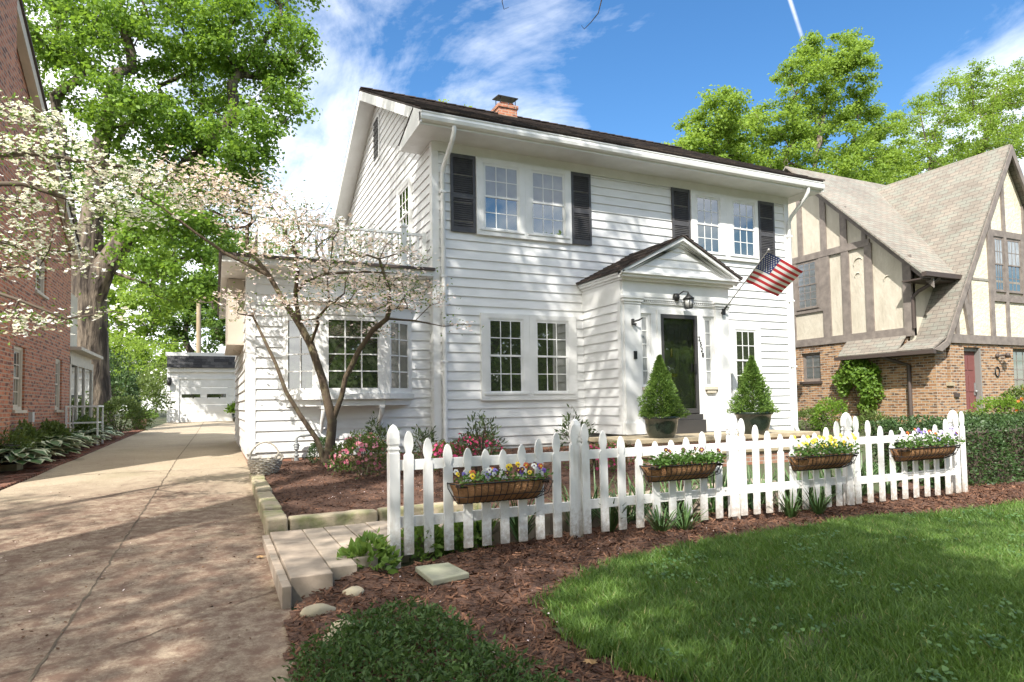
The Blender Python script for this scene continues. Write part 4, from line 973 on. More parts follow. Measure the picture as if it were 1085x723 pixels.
# timbers
b = MB(); n = (-.02, .03)
b.fbox(TS, (11.62, 21), (-.02, .045), (3.07, 3.30)); b.fbox(TS, (TM - .04, TM + .2), (-.02, .05), (3.05, 5.3)); b.fbox(TS, (TM + .2, 11.62), n, (3.05, 3.2))
b.fbox(TS, (12.60, 21), (-.02, .04), (5.83, 6.03))
rz = lambda y: 4.64 + (y - 10.86) * 1.0 if y < 15.2 else 8.98 - (y - 15.2)
for ya, yb, z0, z1 in ((12.55, 12.78, 3.3, 5.9), (13.30, 13.55, 3.3, 5.83), (13.98, 14.25, 3.3, 5.83), (13.33, 13.55, 6.03, 7.2), (14.05, 14.25, 6.03, 7.9), (14.95, 15.12, 6.03, 8.6), (15.33, 15.5, 3.3, 5.83), (16.6, 16.8, 3.3, 6), (12.70, 12.84, 6.03, 6.4)):
    b.fbox(TS, (ya, yb), n, (z0, z1))
b.fbox(TS, (14.25, 15.33), n, (4.14, 4.22)); b.fbox(TS, (14.25, 14.36), n, (4.22, 5.83)); b.fbox(TS, (15.25, 15.33), n, (4.22, 5.83))
b.prism([(TX - .035, 10.8, 4.28), (TX - .035, 15.2, 8.68), (TX - .035, 15.2, 8.98), (TX - .035, 10.8, 4.58)], (.05, 0, 0))   # board under the rake
b.prism([(TX - .035, 15.2, 8.68), (TX - .035, 20, 4.4), (TX - .035, 20, 4.8), (TX - .035, 15.2, 8.98)], (.05, 0, 0))
b.fbox(TFR, (17.62, 24.4), (-.01, .05), (2.822, 3.06))
for xa, xb in ((18.32, 18.46), (18.93, 19.08), (19.95, 20.13), (20.72, 20.85), (21.75, 21.9), (22.6, 22.75)):
    xm = (xa + xb) / 2; zt = rl(xm) - .15
    if xa == 20.72: b.fbox(TFR, (xa, xb), n, (3.06, 4.07)); b.fbox(TFR, (xa, xb), n, (6.13, zt)); continue
    b.fbox(TFR, (xa, xb), n, (3.06, zt))
b.fbox(TFR, (20.13, 21.75), n, (5.95, 6.13)); b.fbox(TFR, (20.13, 21.75), n, (4.07, 4.27)); b.fbox(TFR, (20.13, 20.22), n, (4.27, 5.95)); b.fbox(TFR, (20.72, 20.85), n, (4.27, 5.95)); b.fbox(TFR, (21.57, 21.75), n, (4.27, 5.95))
pts = [(18.5, 4.62), (18.72, 4.15), (18.86, 3.6), (18.95, 3.07)]
for p, q in zip(pts[:-1], pts[1:]): b.beam((p[0], TF - .012, p[1]), (q[0], TF - .012, q[1]), .09, .17, up=(1, 0, .3))
b.build('timber_frame', m_timber_brown, tu)
# roofs
b = MB()
def slab(q, d=(0, 0, .06)): b.prism(q, d)
slab([(17.03, 10.86, 4.62), (27, 10.86, 4.62), (27, 15.2, 8.98), (17.03, 15.2, 8.98)]); slab([(17.03, 15.2, 8.98), (27, 15.2, 8.98), (27, 21.4, 3.2), (17.03, 21.4, 3.2)])
mr = b.build('main_roof', m_shingle_tan, tu)
b = MB(); xb_ = 16.98; zb_ = gz_ - (gapex - xb_) * gsl + .55
k1 = (17.55, rl(17.55) + .02)
q0 = [(gapex, 10.62, gz_), (gapex, 15.3, gz_), (k1[0], 15.3, k1[1]), (k1[0], 10.62, k1[1])]
b.prism(q0[::-1], (-.05, 0, .03))
b.prism([(k1[0], 10.62, k1[1]), (k1[0], 11.6, k1[1]), (16.95, 11.6, 2.60), (16.95, 10.62, 2.60)], (-.02, 0, .04))
b.prism([(gapex, 10.62, gz_), (gapex, 15.3, gz_), (24.5, 15.3, rl(24.5)), (24.5, 10.62, rl(24.5))], (.05, 0, .03))
b.build('gable_roof', m_shingle_tan, tu)
b = MB(); b.prism([(16.95, 11.6, 2.60), (TX + .03, 11.6, 3.12), (TX + .03, 13.45, 3.12), (16.95, 13.45, 2.60)], (-.01, 0, .035)); b.build('pent_roof', m_shingle_tan, tu)
b = MB()
b.prism([(gapex, 10.60, gz_ + .0), (17.50, 10.60, rl(17.50)), (17.62, 10.60, rl(17.62) - .32), (gapex, 10.60, gz_ - .30)], (0, .06, 0)); b.prism([(gapex, 10.60, gz_), (24.4, 10.60, rl(24.4)), (24.3, 10.60, rl(24.3) - .3), (gapex, 10.60, gz_ - .30)], (0, .06, 0))
b.prism([(17.50, 10.60, rl(17.5)), (16.97, 10.60, 2.60), (17.3, 10.60, 2.56), (17.62, 10.60, rl(17.62) - .3)], (0, .06, 0))
b.build('barge_board', m_timber_brown, tu)
b = MB()     # gutters and pipes
b.box((16.97, 10.72, 4.56), (18.66, 10.85, 4.68)); b.box((17.02, 10.86, 4.50), (18.6, TM, 4.54)); b.box((16.84, 10.55, 2.50), (16.96, 13.5, 2.60)); b.box((16.96, 10.66, 2.50), (17.4, 13.45, 2.53))
b.tube([(17.6, 10.78, 4.56), (17.5, 10.9, 4.42), (17.42, 11.25, 4.25), (17.36, 11.36, 4.1), (17.36, 11.36, 3.25)], .05, 8)
b.tube([(16.9, 12.0, 2.5), (17.1, 11.8, 2.38), (17.33, 11.55, 2.25), (17.34, 11.55, .7)], .055, 8)
b.beam((19.2, 13.6, 7.25), (18.5, 11.0, 4.72), .07, .03)
b.build('gutter', m_darktrim, tu)
# windows and doors
m_leaded = glassmat('leaded_glass', (.09, .10, .09), .14)
fr = ((TX + .02, 0, 0), (0, 1, 0), (-1, 0, 0))
sash_window(fr, 14.45, 15.22, 4.30, 5.80, cols=3, rows=3, cas=(.08, .08, .06, .06), parent=tu, mcas=m_timber_brown, pane_mats=(m_leaded, m_leaded), proud=.04, sill=True)
fr = ((TX + .12, 0, 0), (0, 1, 0), (-1, 0, 0))
w = fixed_window(fr, sw[0] + .06, sw[1] - .06, sw[2] + .06, sw[3] - .06, 2, 2, (.06, .06, .06, .06), parent=tu, mcas=m_timber_brown, proud=.04, pane=m_leaded)
b = MB(); b.box((TX - .05, sw[0] - .06, sw[2] - .08), (TX + .1, sw[1] + .06, sw[2] - .002)); b.build('brick_sill', m_darktrim, w)
for u0, u1 in ((20.25, 20.70), (20.88, 21.55)):
    sash_window(((0, TF + .02, 0), (1, 0, 0), (0, -1, 0)), u0, u1, 4.38, 5.92, cols=3, rows=2, low_rows=2, cas=(.03, .02, .03, .05), parent=tu, mcas=m_timber_brown, pane_mats=(m_curtain, m_glass), proud=.03)
w = fixed_window(((0, TF + .16, 0), (1, 0, 0), (0, -1, 0)), 17.865, 18.025, 1.80, 2.74, 1, 3, (.004, .004, .004, .004), parent=tu, mcas=m_timber_brown, proud=.02, pane=m_glass)
b = MB(); b.box((17.80, TF - .05, 1.66), (18.09, TF + .1, 1.757)); b.build('stone_sill', m_stone, w)
sash_window(((0, TF + .16, 0), (1, 0, 0), (0, -1, 0)), 20.99, 22.05, .98, 2.70, cols=3, rows=3, cas=(.048, .048, .04, .04), parent=tu, mcas=m_timber_brown, proud=.05)
DF = ((0, TF + .20, 0), (1, 0, 0), (0, -1, 0))
b = MB(); b.fbox(DF, (18.70, 19.36), (0, .045), (.70, 2.62))
for j, (za, zb) in enumerate(((2.1, 2.5), (1.5, 1.95), (.85, 1.35))):
    for ua in (18.78, 19.05): b.fbox(DF, (ua, ua + .22), (.046, .058), (za, zb))
d = b.build('red_front_door', m_red, tu)
b = MB(); b.fbox(DF, (18.642, 18.70), (0, .12), (.62, 2.718)); b.fbox(DF, (19.36, 19.418), (0, .19), (.62, 2.718)); b.fbox(DF, (18.70, 19.36), (0, .12), (2.62, 2.718)); b.fbox(DF, (18.70, 19.36), (0, .25), (.62, .69)); b.build('door_frame', plain('grey_frame', (.23, .22, .21), .5), d)
b = MB(); b.fbox(DF, (19.27, 19.31), (.046, .08), (1.4, 1.75)); b.blob((19.29, TF + .10, 1.5), (.04, .04, .04)); b.build('door_handle', m_grey, d)
b = MB(); b.blob((20.12, TF - .03, 2.50), (.07, .05, .07)); b.tube([(20.12, TF - .04, 2.5), (20.2, TF - .2, 2.52)], .03, 6); b.lathe((20.26, TF - .22, 2.46), [(0, .12), (.05, .1), (.075, 0), (0, .0)], 8); b.lathe((20.38, TF - .16, 2.44), [(0, .12), (.05, .1), (.075, 0), (0, .0)], 8); b.build('flood_light', m_darktrim, tu)
b = MB(); b.tube([(20.11 + .10*math.cos(t_), TF - .02, 2.05 + .14*math.sin(t_)) for t_ in np.linspace(0, 2*math.pi, 13)], .018, 6, caps=False); b.build('wall_plaque', m_blackmetal, tu)
b = MB(); b.fbox(TFR, (18.1, 18.3), (0, .05), (1.36, 1.46)); b.build('mail_slot', m_darktrim, tu)
b = MB(); b.box((18.4, TF - 1.1, .3), (19.8, TF, .60)); b.build('door_step', m_stone, tu)
# sculpted plaster flourishes on the side stucco
for (y, z, sc) in ((12.98, 5.4, 1.1), (13.03, 5.02, .6), (12.1, 4.75, .7)):
    b = MB()
    P = [(TX + .01, y + .16*sc*math.cos(t_) * (1 - .3*t_/3), z + .14*sc*math.sin(t_)) for t_ in np.linspace(-.6, 2.6, 8)]
    b.tube(P, [.006, .012, .018, .022, .022, .018, .012, .006], 6)
    b.build('plaster_relief', m_stucco, tu)
# ================================================================== picket fence
fz = lambda x: float(np.interp(x, [1.3, 5.2, 7.1, 9.3], [.0, .01, -.01, -.02]))
fence = thing('picket_fence', 'white picket fence with scalloped top between the mulch and the walkway', 'fence', (5.3, 5.55, 0))
FY = 5.50
def picket(x, top, y=FY, w=.086):
    top += rng.normal(0, .006); tl = rng.normal(0, .006); y = y + rng.normal(0, .002)
    h = w / 2; b0 = fz(x) + .075
    prof = [(h, b0), (h, top - .215), (h*.93, top - .205), (h*.62, top - .195), (h*.58, top - .182), (h*.72, top - .165), (h*.92, top - .135), (h*.97, top - .105), (h*.86, top - .065), (h*.62, top - .03), (h*.3, top - .007), (0, top)]
    poly = [(x + a + tl*z, y, z) for a, z in prof] + [(x - a + tl*z, y, z) for a, z in prof[-2::-1]]
    b = MB(); b.prism(poly, (0, .021, 0)); return b.build('picket', m_fence, fence)
posts = [1.405, 3.25, 5.28, 7.14, 9.27]
def fpost(x, y=FY + .085):
    b = MB(); h = .047; t_ = 1.20 + fz(x)
    b.box((x - h, y - h, -.12), (x + h, y + h, t_ - .25))
    st = [(h, t_ - .25), (h*.86, t_ - .243), (h*.86, t_ - .228), (h, t_ - .22), (h, t_ - .205), (h*.84, t_ - .196), (h*.84, t_ - .182), (h, t_ - .17), (h*1.02, t_ - .12), (h*.9, t_ - .065), (h*.55, t_ - .02), (h*.12, t_)]
    for (a, z0), (c, z1) in zip(st[:-1], st[1:]):
        b.add([(x-a, y-a, z0), (x+a, y-a, z0), (x+a, y+a, z0), (x-a, y+a, z0), (x-c, y-c, z1), (x+c, y-c, z1), (x+c, y+c, z1), (x-c, y+c, z1)], [(0,1,5,4),(1,2,6,5),(2,3,7,6),(3,0,4,7)])
    return b.build('post', m_fence, fence, bevel=.004)
for i, x in enumerate(posts): fpost(x, FY + .03 if i == 0 else FY + .085)
for a, c in zip(posts[:-1], posts[1:]):
    n = 10; span = c - a
    first = a + .125 if a == posts[0] else a + .075
    last = c - .075
    for k in range(n):
        x = first + (last - first) * k / (n - 1); s_ = (x - a) / span
        picket(x, fz(x) + 1.175 - .235 * math.sin(math.pi * s_) ** 1.1)
    for z in (.31, .80):
        b = MB(); b.box((a + .03 if a > posts[0] else a - .045, FY + .022, fz(a) + z), (c - .0, FY + .060, fz(a) + z + .088)); b.build('rail', m_fence, fence)
picket(9.345, fz(9.3) + 1.17)

# ================================================================== hanging trough planters on the fence
m_coco = plain('coco_liner', (.46, .25, .12), .95, (.28, .14, .065), 9, bs=60, bstr=.8, bdist=.02)
m_wire = plain('black_wire', (.015, .014, .014), .5)
m_potsoil = plain('potting_soil', (.03, .02, .014), 1)
m_herb = leafmat('pansy_leaf', (.045, .10, .02), (.13, .24, .05), trans=.3)
def petal_mat(n, c): return plain(n, c, .6, (c[0]*.75, c[1]*.75, c[2]*.75), 60)
PET = {'purple': petal_mat('purple_petal', (.16, .07, .42)), 'violet': petal_mat('violet_petal', (.28, .22, .62)), 'white': petal_mat('white_petal', (.80, .80, .76)), 'yellow': petal_mat('yellow_petal', (.80, .58, .03)),
       'maroon': petal_mat('maroon_petal', (.10, .012, .025)), 'rust': petal_mat('rust_petal', (.42, .09, .02)), 'lemon': petal_mat('lemon_petal', (.82, .72, .10)), 'lilac': petal_mat('lilac_petal', (.50, .46, .68)), 'pink': petal_mat('pink_petal', (.62, .10, .25)), 'hotpink': petal_mat('hot_pink_petal', (.72, .06, .24))}
m_eye = petal_mat('flower_eye', (.10, .02, .10)); m_eyey = petal_mat('yellow_eye', (.8, .55, .02))
def leaf_quads(P, D, S, asp=.45, fold=.15, r=rng):
    """kite leaves at P pointing along D (unit), length S; returns vertices and faces"""
    n = len(P); D = D / (np.linalg.norm(D, axis=1, keepdims=True) + 1e-9)
    q = r.normal(0, 1, (n, 3)); sd = np.cross(D, q); sd /= (np.linalg.norm(sd, axis=1, keepdims=True) + 1e-9); up_ = np.cross(sd, D)
    S = np.asarray(S).reshape(-1, 1)
    a = P; b_ = P + D*S*.45 + sd*S*asp*.5 + up_*S*fold; c = P + D*S; d = P + D*S*.45 - sd*S*asp*.5 + up_*S*fold
    return np.stack([a, b_, c, d], 1).reshape(-1, 3), np.arange(4*n).reshape(-1, 4)
def flat_leaves(P, Nn, S, asp=.6, r=rng):
    """leaf blades whose faces look along Nn"""
    n = len(P); Nn = Nn / (np.linalg.norm(Nn, axis=1, keepdims=True) + 1e-9)
    q = r.normal(0, 1, (n, 3)); D = np.cross(Nn, q); D /= (np.linalg.norm(D, axis=1, keepdims=True) + 1e-9); sd = np.cross(Nn, D); S = np.asarray(S).reshape(-1, 1)
    a = P - D*S*.5; c = P + D*S*.5 - Nn*S*.12; b_ = P + sd*S*asp*.5 + Nn*S*.06; d = P - sd*S*asp*.5 + Nn*S*.06
    return np.stack([a, b_, c, d], 1).reshape(-1, 3), np.arange(4*n).reshape(-1, 4)
def pansy(c, out, size, mat, eye, parent, r):
    """five overlapping round petals facing 'out'"""
    out = out / np.linalg.norm(out); a = np.cross(out, Z); a /= np.linalg.norm(a); u = np.cross(a, out); b = MB()
    for k, (t_, rr_, ds) in enumerate(((1.1, .62, 0), (2.04, .62, .0), (.1, .55, .003), (3.04, .55, .003), (-1.57, .66, .006))):
        pc = c + size*.42*(math.cos(t_)*a + math.sin(t_)*u) + out*ds
        ring = [pc + size*rr_*.62*(math.cos(s)*a + math.sin(s)*u) - out*size*.10*(1 if i % 2 else .3) for i, s in enumerate(np.linspace(0, 2*np.pi, 8)[:-1])]
        b.add([pc + out*.002] + ring, [(0, 1 + i, 1 + (i+1) % 7) for i in range(7)], 0)
    ring = [c + out*.010 + size*.22*(math.cos(s)*a + math.sin(s)*u) for s in np.linspace(0, 2*np.pi, 7)[:-1]]
    b.add(ring, [tuple(range(6))], 1)
    return b.build('flower', [mat, eye], parent)
def trough(x0, x1, zt, label, palette, seed, nflow, leafn, yb=FY - .004, depth=.21, deep=.17, tall=.10):
    r = np.random.default_rng(seed); xm = (x0 + x1)/2; hl = (x1 - x0)/2
    t = thing('hanging_planter', label, 'planter', (xm, yb, zt - deep), 'wire trough planters hung on the picket fence')
    sec = [(0, 0), (-depth*.55, .0), (-depth*.86, -.0), (-depth, 0)]
    # outer curve of the half-basket: y,z profile
    prof = [(yb - depth*math.sin(s) , zt - deep*(1 - 1*0)*0 - deep*math.cos(s)) for s in np.linspace(0, math.pi/2, 6)]
    def xw(k): return hl * (.80 + .20 * k/5)        # narrower below, flaring to the rim
    b = MB(); vs = []
    for k, (y, z) in enumerate(prof):
        for j in range(9):
            s = -1 + 2*j/8; e = max(0, abs(s) - .75)/.25
            vs.append((xm + s*xw(k)*.97, y + (yb - y)*.75*e*e + .006, z + .006))
    fs = [(k*9 + j, k*9 + j + 1, (k+1)*9 + j + 1, (k+1)*9 + j) for k in range(5) for j in range(8)]
    b.add(vs, fs, 0, True); b.add([(xm - hl*.8, yb - .004, zt - deep), (xm + hl*.8, yb - .004, zt - deep), (xm + hl*.97, yb - .004, zt), (xm - hl*.97, yb - .004, zt)], [(0, 1, 2, 3)])
    b.build('coco_liner', m_coco, t)
    b = MB(); b.box((xm - hl*.9, yb - depth*.86, zt - .03), (xm + hl*.9, yb - .01, zt - .012)); b.build('soil', m_potsoil, t)
    b = MB(); rw = .0042
    def rim(k, dz=0, rr_=rw):
        y, z = prof[k]; x_ = xw(k)
        b.tube([(xm - x_, yb - .002, z + dz), (xm - x_*.985, yb + (y - yb)*.55, z + dz), (xm - x_*.9, yb + (y - yb)*.93, z + dz), (xm - x_*.75, y, z + dz), (xm + x_*.75, y, z + dz), (xm + x_*.9, yb + (y - yb)*.93, z + dz), (xm + x_*.985, yb + (y - yb)*.55, z + dz), (xm + x_, yb - .002, z + dz)], rr_, 5)
    rim(5, .004, .006); rim(0, 0); rim(3)
    b.tube([(xm - xw(5), yb - .002, zt), (xm + xw(5), yb - .002, zt)], rw, 5); b.tube([(xm - xw(0), yb - .002, zt - deep), (xm + xw(0), yb - .002, zt - deep)], rw, 5)
    n = 15
    for i in range(n):
        s = -1 + 2*(i + .5)/n; e = max(0, abs(s) - .75)/.25
        b.tube([(xm + s*xw(k) + .02*(k - 2)/5, y + (yb - y)*.75*e*e - .004, z - .003) for k, (y, z) in enumerate(prof)], rw*.85, 5)
    for s in (-1, 1):
        b.tube([(xm + s*xw(5), yb - .002, zt), (xm + s*(xw(5) + .03), yb - depth*.5, zt - .03), (xm + s*(xw(2) + .03), yb - depth*.55, zt - deep*.7), (xm + s*xw(0), yb - .004, zt - deep)], rw, 5)
        b.tube([(xm + s*hl*.5, yb - .002, zt), (xm + s*hl*.5, yb - .002, zt + .05), (xm + s*hl*.5, yb + .03, zt + .055)], rw, 5)
    b.build('wire_frame', m_wire, t)
    nl = leafn; px = r.uniform(-.93, .93, nl)*hl + xm; py = yb - .02 - r.uniform(0, 1, nl)*depth*.95; hh = tall*(.35 + .65*r.uniform(0, 1, nl)) * (1 - .3*abs((px-xm)/hl)**3)
    P = np.stack([px, py - .02, zt - .01 + hh*r.uniform(.3, 1, nl)], 1); D = np.stack([r.normal(0, 1, nl), r.normal(-.4, .8, nl), r.normal(.25, .5, nl)], 1)
    V, F = leaf_quads(P, D, r.uniform(.028, .055, nl), .6, .12, r); mesh_np('foliage', V, F, m_herb, t, var=np.repeat(r.beta(2, 2, nl), 4))
    for i in range(nflow):
        c = np.array([xm + hl*.9*(-1 + 2*(i + .5)/nflow) + r.normal(0, .02), yb - depth*r.uniform(.25, 1.0), zt + tall*r.uniform(.45, 1.15)])
        col = palette[int(r.integers(0, len(palette)))]
        pansy(c, np.array([r.normal(-.1, .35), -1, r.uniform(.05, .6)]), r.uniform(.030, .040), PET[col], m_eye if col in ('white', 'violet', 'lilac', 'yellow', 'purple') else m_eyey, t, r)
    return t
trough(1.88, 2.86, .665, 'wire trough of purple, white and yellow pansies nearest the driveway, coco liner showing', ['purple', 'violet', 'white', 'white', 'yellow', 'maroon', 'rust'], 1, 30, 260, deep=.19, tall=.12)
trough(3.95, 4.93, .705, 'wire trough of leafy green plants with a few dark maroon pansies', ['maroon', 'maroon', 'white'], 2, 9, 900, tall=.16)
trough(6.0, 7.02, .70, 'wire trough full of yellow pansies over green leaves', ['lemon', 'lemon', 'yellow'], 3, 30, 600, tall=.20)
trough(7.78, 9.0, .715, 'wire trough of pale lilac, white and maroon pansies nearest the hedge', ['lilac', 'lilac', 'white', 'maroon', 'violet', 'rust'], 4, 34, 600, tall=.21)

# ================================================================== potted spruces by the door
m_urn = plain('green_glaze', (.012, .020, .015), .22, (.02, .03, .022), 12, coat=.6, bs=9, bstr=.1)
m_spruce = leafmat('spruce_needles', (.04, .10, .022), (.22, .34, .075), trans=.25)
def potted_spruce(x, y, z, h, w, label, pr, seed, lean=0):
    t = thing('potted_spruce', label, 'potted tree', (x, y, z), 'cone shaped spruces in glazed pots flanking the door')
    b = MB(); ph = pr*1.25
    b.lathe((x, y, z), [(0, 0), (pr*.68, 0), (pr*.72, .02), (pr*.86, ph*.3), (pr*.93, ph*.62), (pr*.98, ph*.85), (pr*1.06, ph*.88), (pr*1.08, ph*.96), (pr*1.05, ph), (pr*.93, ph), (pr*.9, ph*.9)], 28); b.build('pot', m_urn, t)
    b = MB(); b.lathe((x, y, z), [(pr*.92, ph*.9), (0, ph*.93)], 20); b.build('soil', m_potsoil, t)
    b = MB(); b.tube([(x, y, z + ph*.85), (x, y, z + ph + h*.8)], [.03, .008], 6); b.build('trunk', m_twig, t)
    r = np.random.default_rng(seed); n = 16000; s = r.uniform(0, 1, n)**1.35      # 0 bottom, 1 tip
    ph_ = r.uniform(0, 2*np.pi, n)
    lump = 1 + .15*np.sin(ph_*3 + s*11 + seed) + .17*np.sin(ph_*5 - s*19) + .07*np.sin(ph_*9 + s*31)
    rad = w*(1 - s)**.92*lump*(1.0 - .10*np.exp(-s*30)) * r.uniform(.2, 1.05, n)**.6; rad = np.maximum(rad, .006)
    P = np.stack([x + np.cos(ph_)*rad + lean*s, y + np.sin(ph_)*rad, z + ph*.97 + s*h + r.normal(0, .012, n)], 1)
    D = np.stack([np.cos(ph_), np.sin(ph_), .35 + .8*s], 1) + r.normal(0, .45, (n, 3))
    V, F = leaf_quads(P, D, r.uniform(.03, .06, n), .36, .1, r)
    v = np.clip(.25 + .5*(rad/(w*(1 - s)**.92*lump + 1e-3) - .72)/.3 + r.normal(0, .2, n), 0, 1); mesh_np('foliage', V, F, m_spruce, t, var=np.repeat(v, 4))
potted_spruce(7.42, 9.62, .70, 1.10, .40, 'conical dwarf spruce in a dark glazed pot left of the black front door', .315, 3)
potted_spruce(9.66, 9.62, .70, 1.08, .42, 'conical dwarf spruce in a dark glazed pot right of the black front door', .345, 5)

# ================================================================== flag on its pole
fl = thing('flag', 'american flag on a slanted pole fixed beside the front door', 'flag', (9.92, YV - .05, 3.27))
A = np.array([9.92, YV - .07, 3.27]); B = np.array([10.20, 9.62, 4.38]); dr = (B - A)/np.linalg.norm(B - A)
m_pole = plain('flag_pole', (.30, .29, .28), .35, metal=.6)
b = MB(); b.tube([A, B], [.013, .011], 8); b.blob(B + dr*.03, (.03, .03, .035)); b.build('pole', m_pole, fl)
b = MB(); b.tube([A + dr*-.05, A + dr*.16], .022, 8); b.box((9.88, YV - .116, 3.20), (9.96, YV - .086, 3.33)); b.build('bracket', m_blackmetal, fl)
m_fr = plain('flag_red', (.55, .035, .045), .75); m_fw = plain('flag_white', (.82, .82, .82), .75); m_fb = plain('flag_blue', (.035, .06, .22), .75)
h0 = B - dr*.03; hoist = -dr*.72; fly = np.array([.90, -.10, -.27])
def fpt(s, q, off=0.):       # s along the fly, q down the hoist
    wv = .05*math.sin(s*6.5 + q*1.2)*s**.6 ; nrm = np.cross(fly, hoist); nrm /= np.linalg.norm(nrm)
    return h0 + hoist*q + fly*s*(1 - .07*q) + np.array([0, 0, -.08])*s*s*(1-q*.3) + nrm*(wv + off)
b = MB(); NX, NY = 30, 26
vs = [fpt(i/NX, j/NY) for j in range(NY + 1) for i in range(NX + 1)]; fs = {0: [], 1: [], 2: []}
for j in range(NY):
    for i in range(NX):
        f = (j*(NX+1)+i, j*(NX+1)+i+1, (j+1)*(NX+1)+i+1, (j+1)*(NX+1)+i)
        mi = 2 if (j < 14 and i < 12) else (0 if (j//2) % 2 == 0 else 1); fs[mi].append(f)
base = len(b.v); b.add(vs, [])
for mi in fs:
    for f in fs[mi]: b.f.append([base + i for i in f]); b.m.append(mi); b.sm.append(True)
for row in range(9):
    for c_ in range(6 if row % 2 == 0 else 5):
        s = .4*(.09 + (c_*2 + (row % 2))*.082); q = (14/26)*(.1 + row*.1)
        for off in (-.004, .004):
            C0 = fpt(s, q, off); ax = fpt(s + .01, q, off) - C0; ax /= np.linalg.norm(ax); ay = fpt(s, q - .01, off) - C0; ay -= ax*np.dot(ax, ay); ay /= np.linalg.norm(ay)
            ring = [C0 + (.019 if k % 2 == 0 else .0085)*(math.sin(math.pi*k/5)*ax + math.cos(math.pi*k/5)*ay) for k in range(10)]
            b.add([C0] + ring, [(0, 1 + k, 1 + (k+1) % 10) for k in range(10)], 1)
b.build('flag_cloth', [m_fr, m_fw, m_fb], fl)

# ================================================================== edging timbers, stones, basket, pipe
m_lmtimber = plain('mossy_sandstone', (.36, .30, .21), .9, (.20, .21, .09), 5, amt=(.45, .68), bs=22, bstr=.6, bdist=.02)
GE = 'mossy sandstone blocks edging the mulch bed beside the driveway'
def edge_block(x0, x1, y0, y1, z0, z1, label, seed):
    b = MB(); rr = np.random.default_rng(seed); nx, ny = max(2, int((x1-x0)/.12)), max(2, int((y1-y0)/.12))
    j = lambda: rr.normal(0, .005)
    def face(P0, U, V_, a, c):
        base = len(b.v); vs = [P0 + U*i/a + V_*k/c for i in range(a+1) for k in range(c+1)]
        b.add(vs, [(i*(c+1)+k, (i+1)*(c+1)+k, (i+1)*(c+1)+k+1, i*(c+1)+k+1) for i in range(a) for k in range(c)])
    b.box((x0, y0, z0), (x1, y1, z1)); o = b.build('edge_block', m_lmtimber, None, loc=((x0+x1)/2, (y0+y1)/2, z0))
    m = o.modifiers.new('bevel', 'BEVEL'); m.width = .022; m.segments = 3
    s = o.modifiers.new('subdiv', 'SUBSURF'); s.subdivision_type = 'SIMPLE'; s.levels = 3; s.render_levels = 3
    tx = bpy.data.textures.new('rough_stone', 'CLOUDS'); tx.noise_scale = .12; d = o.modifiers.new('rough', 'DISPLACE'); d.texture = tx; d.texture_coords = 'GLOBAL'; d.strength = .022
    return tag(o, label, 'edging stone', GE)
edge_block(.46, .66, 6.72, 7.35, .03, .285, 'square corner edging block at the near end of the bed by the walkway', 1)
edge_block(.47, .66, 7.37, 8.75, .05, .31, 'second edging block back from the walkway corner along the driveway', 2)
edge_block(.48, .67, 8.77, 10.0, .10, .345, 'edging block in the middle of the driveway side row', 3)
edge_block(.49, .67, 10.02, 10.75, .15, .37, 'edging block under the white wicker basket', 4)
edge_block(.675, 1.55, 6.74, 6.93, .05, .275, 'long edging block facing the pavers, right of the corner block', 5)
edge_block(1.57, 2.75, 6.76, 6.94, .05, .28, 'edging block behind the first fence pickets', 6)
m_rock = plain('pale_rock', (.45, .38, .26), .9, (.36, .31, .22), 8, bs=25, bstr=.5)
m_flag = plain('grey_slab', (.30, .29, .215), .9, (.23, .24, .165), 6, bs=30, bstr=.4)
def rock(x, y, z, r, label, seed, mat=None):
    b = MB(); b.blob((x, y, z), r, 0, 12, 8, .10, seed); o = b.build('rock', mat or m_rock, None, loc=(x, y, z - r[2]*.6)); tag(o, label, 'rock', 'pale rocks lying in the front mulch')
    s = o.modifiers.new('subdiv', 'SUBSURF'); s.levels = 1; s.render_levels = 1
rock(.62, 4.42, .03, (.125, .075, .05), 'pale tan rock against the end of the pavers', 1)
rock(.90, 4.70, .04, (.085, .07, .045), 'small grey rock in the mulch behind the tan one', 2)
rock(.72, 4.05, .03, (.09, .06, .045), 'tan rock half hidden at the edge of the ground cover', 3)
rock(.65, 3.88, .03, (.09, .055, .045), 'pale rock nearest the ground cover plants', 4)
b = MB(); b.prism([(1.46, 4.62, .03), (1.78, 4.70, .03), (1.72, 5.02, .05), (1.44, 5.02, .05)], (0, 0, .045)); o = b.build('stepping_stone', m_flag, None, bevel=.01, loc=(1.6, 4.8, .03)); tag(o, 'flat grey green stepping stone lying in the mulch before the fence', 'stepping stone')
# white wicker basket
m_wick = plain('whitewashed_wicker', (.55, .50, .42), .8, (.36, .31, .25), 30, bs=70, bstr=.5)
bk = thing('wicker_basket', 'whitewashed wicker basket with a hooped handle beside the driveway', 'basket', (.70, 10.6, .345))
b = MB(); bc = (.70, 10.62, .35); rads = lambda h: .16 + .075*math.sin(math.pi*min(1, h/.24)*.62)
for k in range(9):
    h = .012 + k*.027; rr_ = rads(h)
    P = [(bc[0] + (rr_ + .010*(1 if (i + k) % 2 else -1))*math.cos(2*math.pi*i/24), bc[1] + (rr_ + .010*(1 if (i + k) % 2 else -1))*math.sin(2*math.pi*i/24), bc[2] + h) for i in range(25)]
    b.tube(P, .013, 5, caps=False)
for i in range(24):
    t_ = 2*math.pi*i/24; b.tube([(bc[0] + rads(h)*math.cos(t_), bc[1] + rads(h)*math.sin(t_), bc[2] + h) for h in (0, .08, .16, .24)], .007, 5)
b.lathe(bc, [(0, .008), (.16, .008)], 16); b.build('woven_body', m_wick, bk)
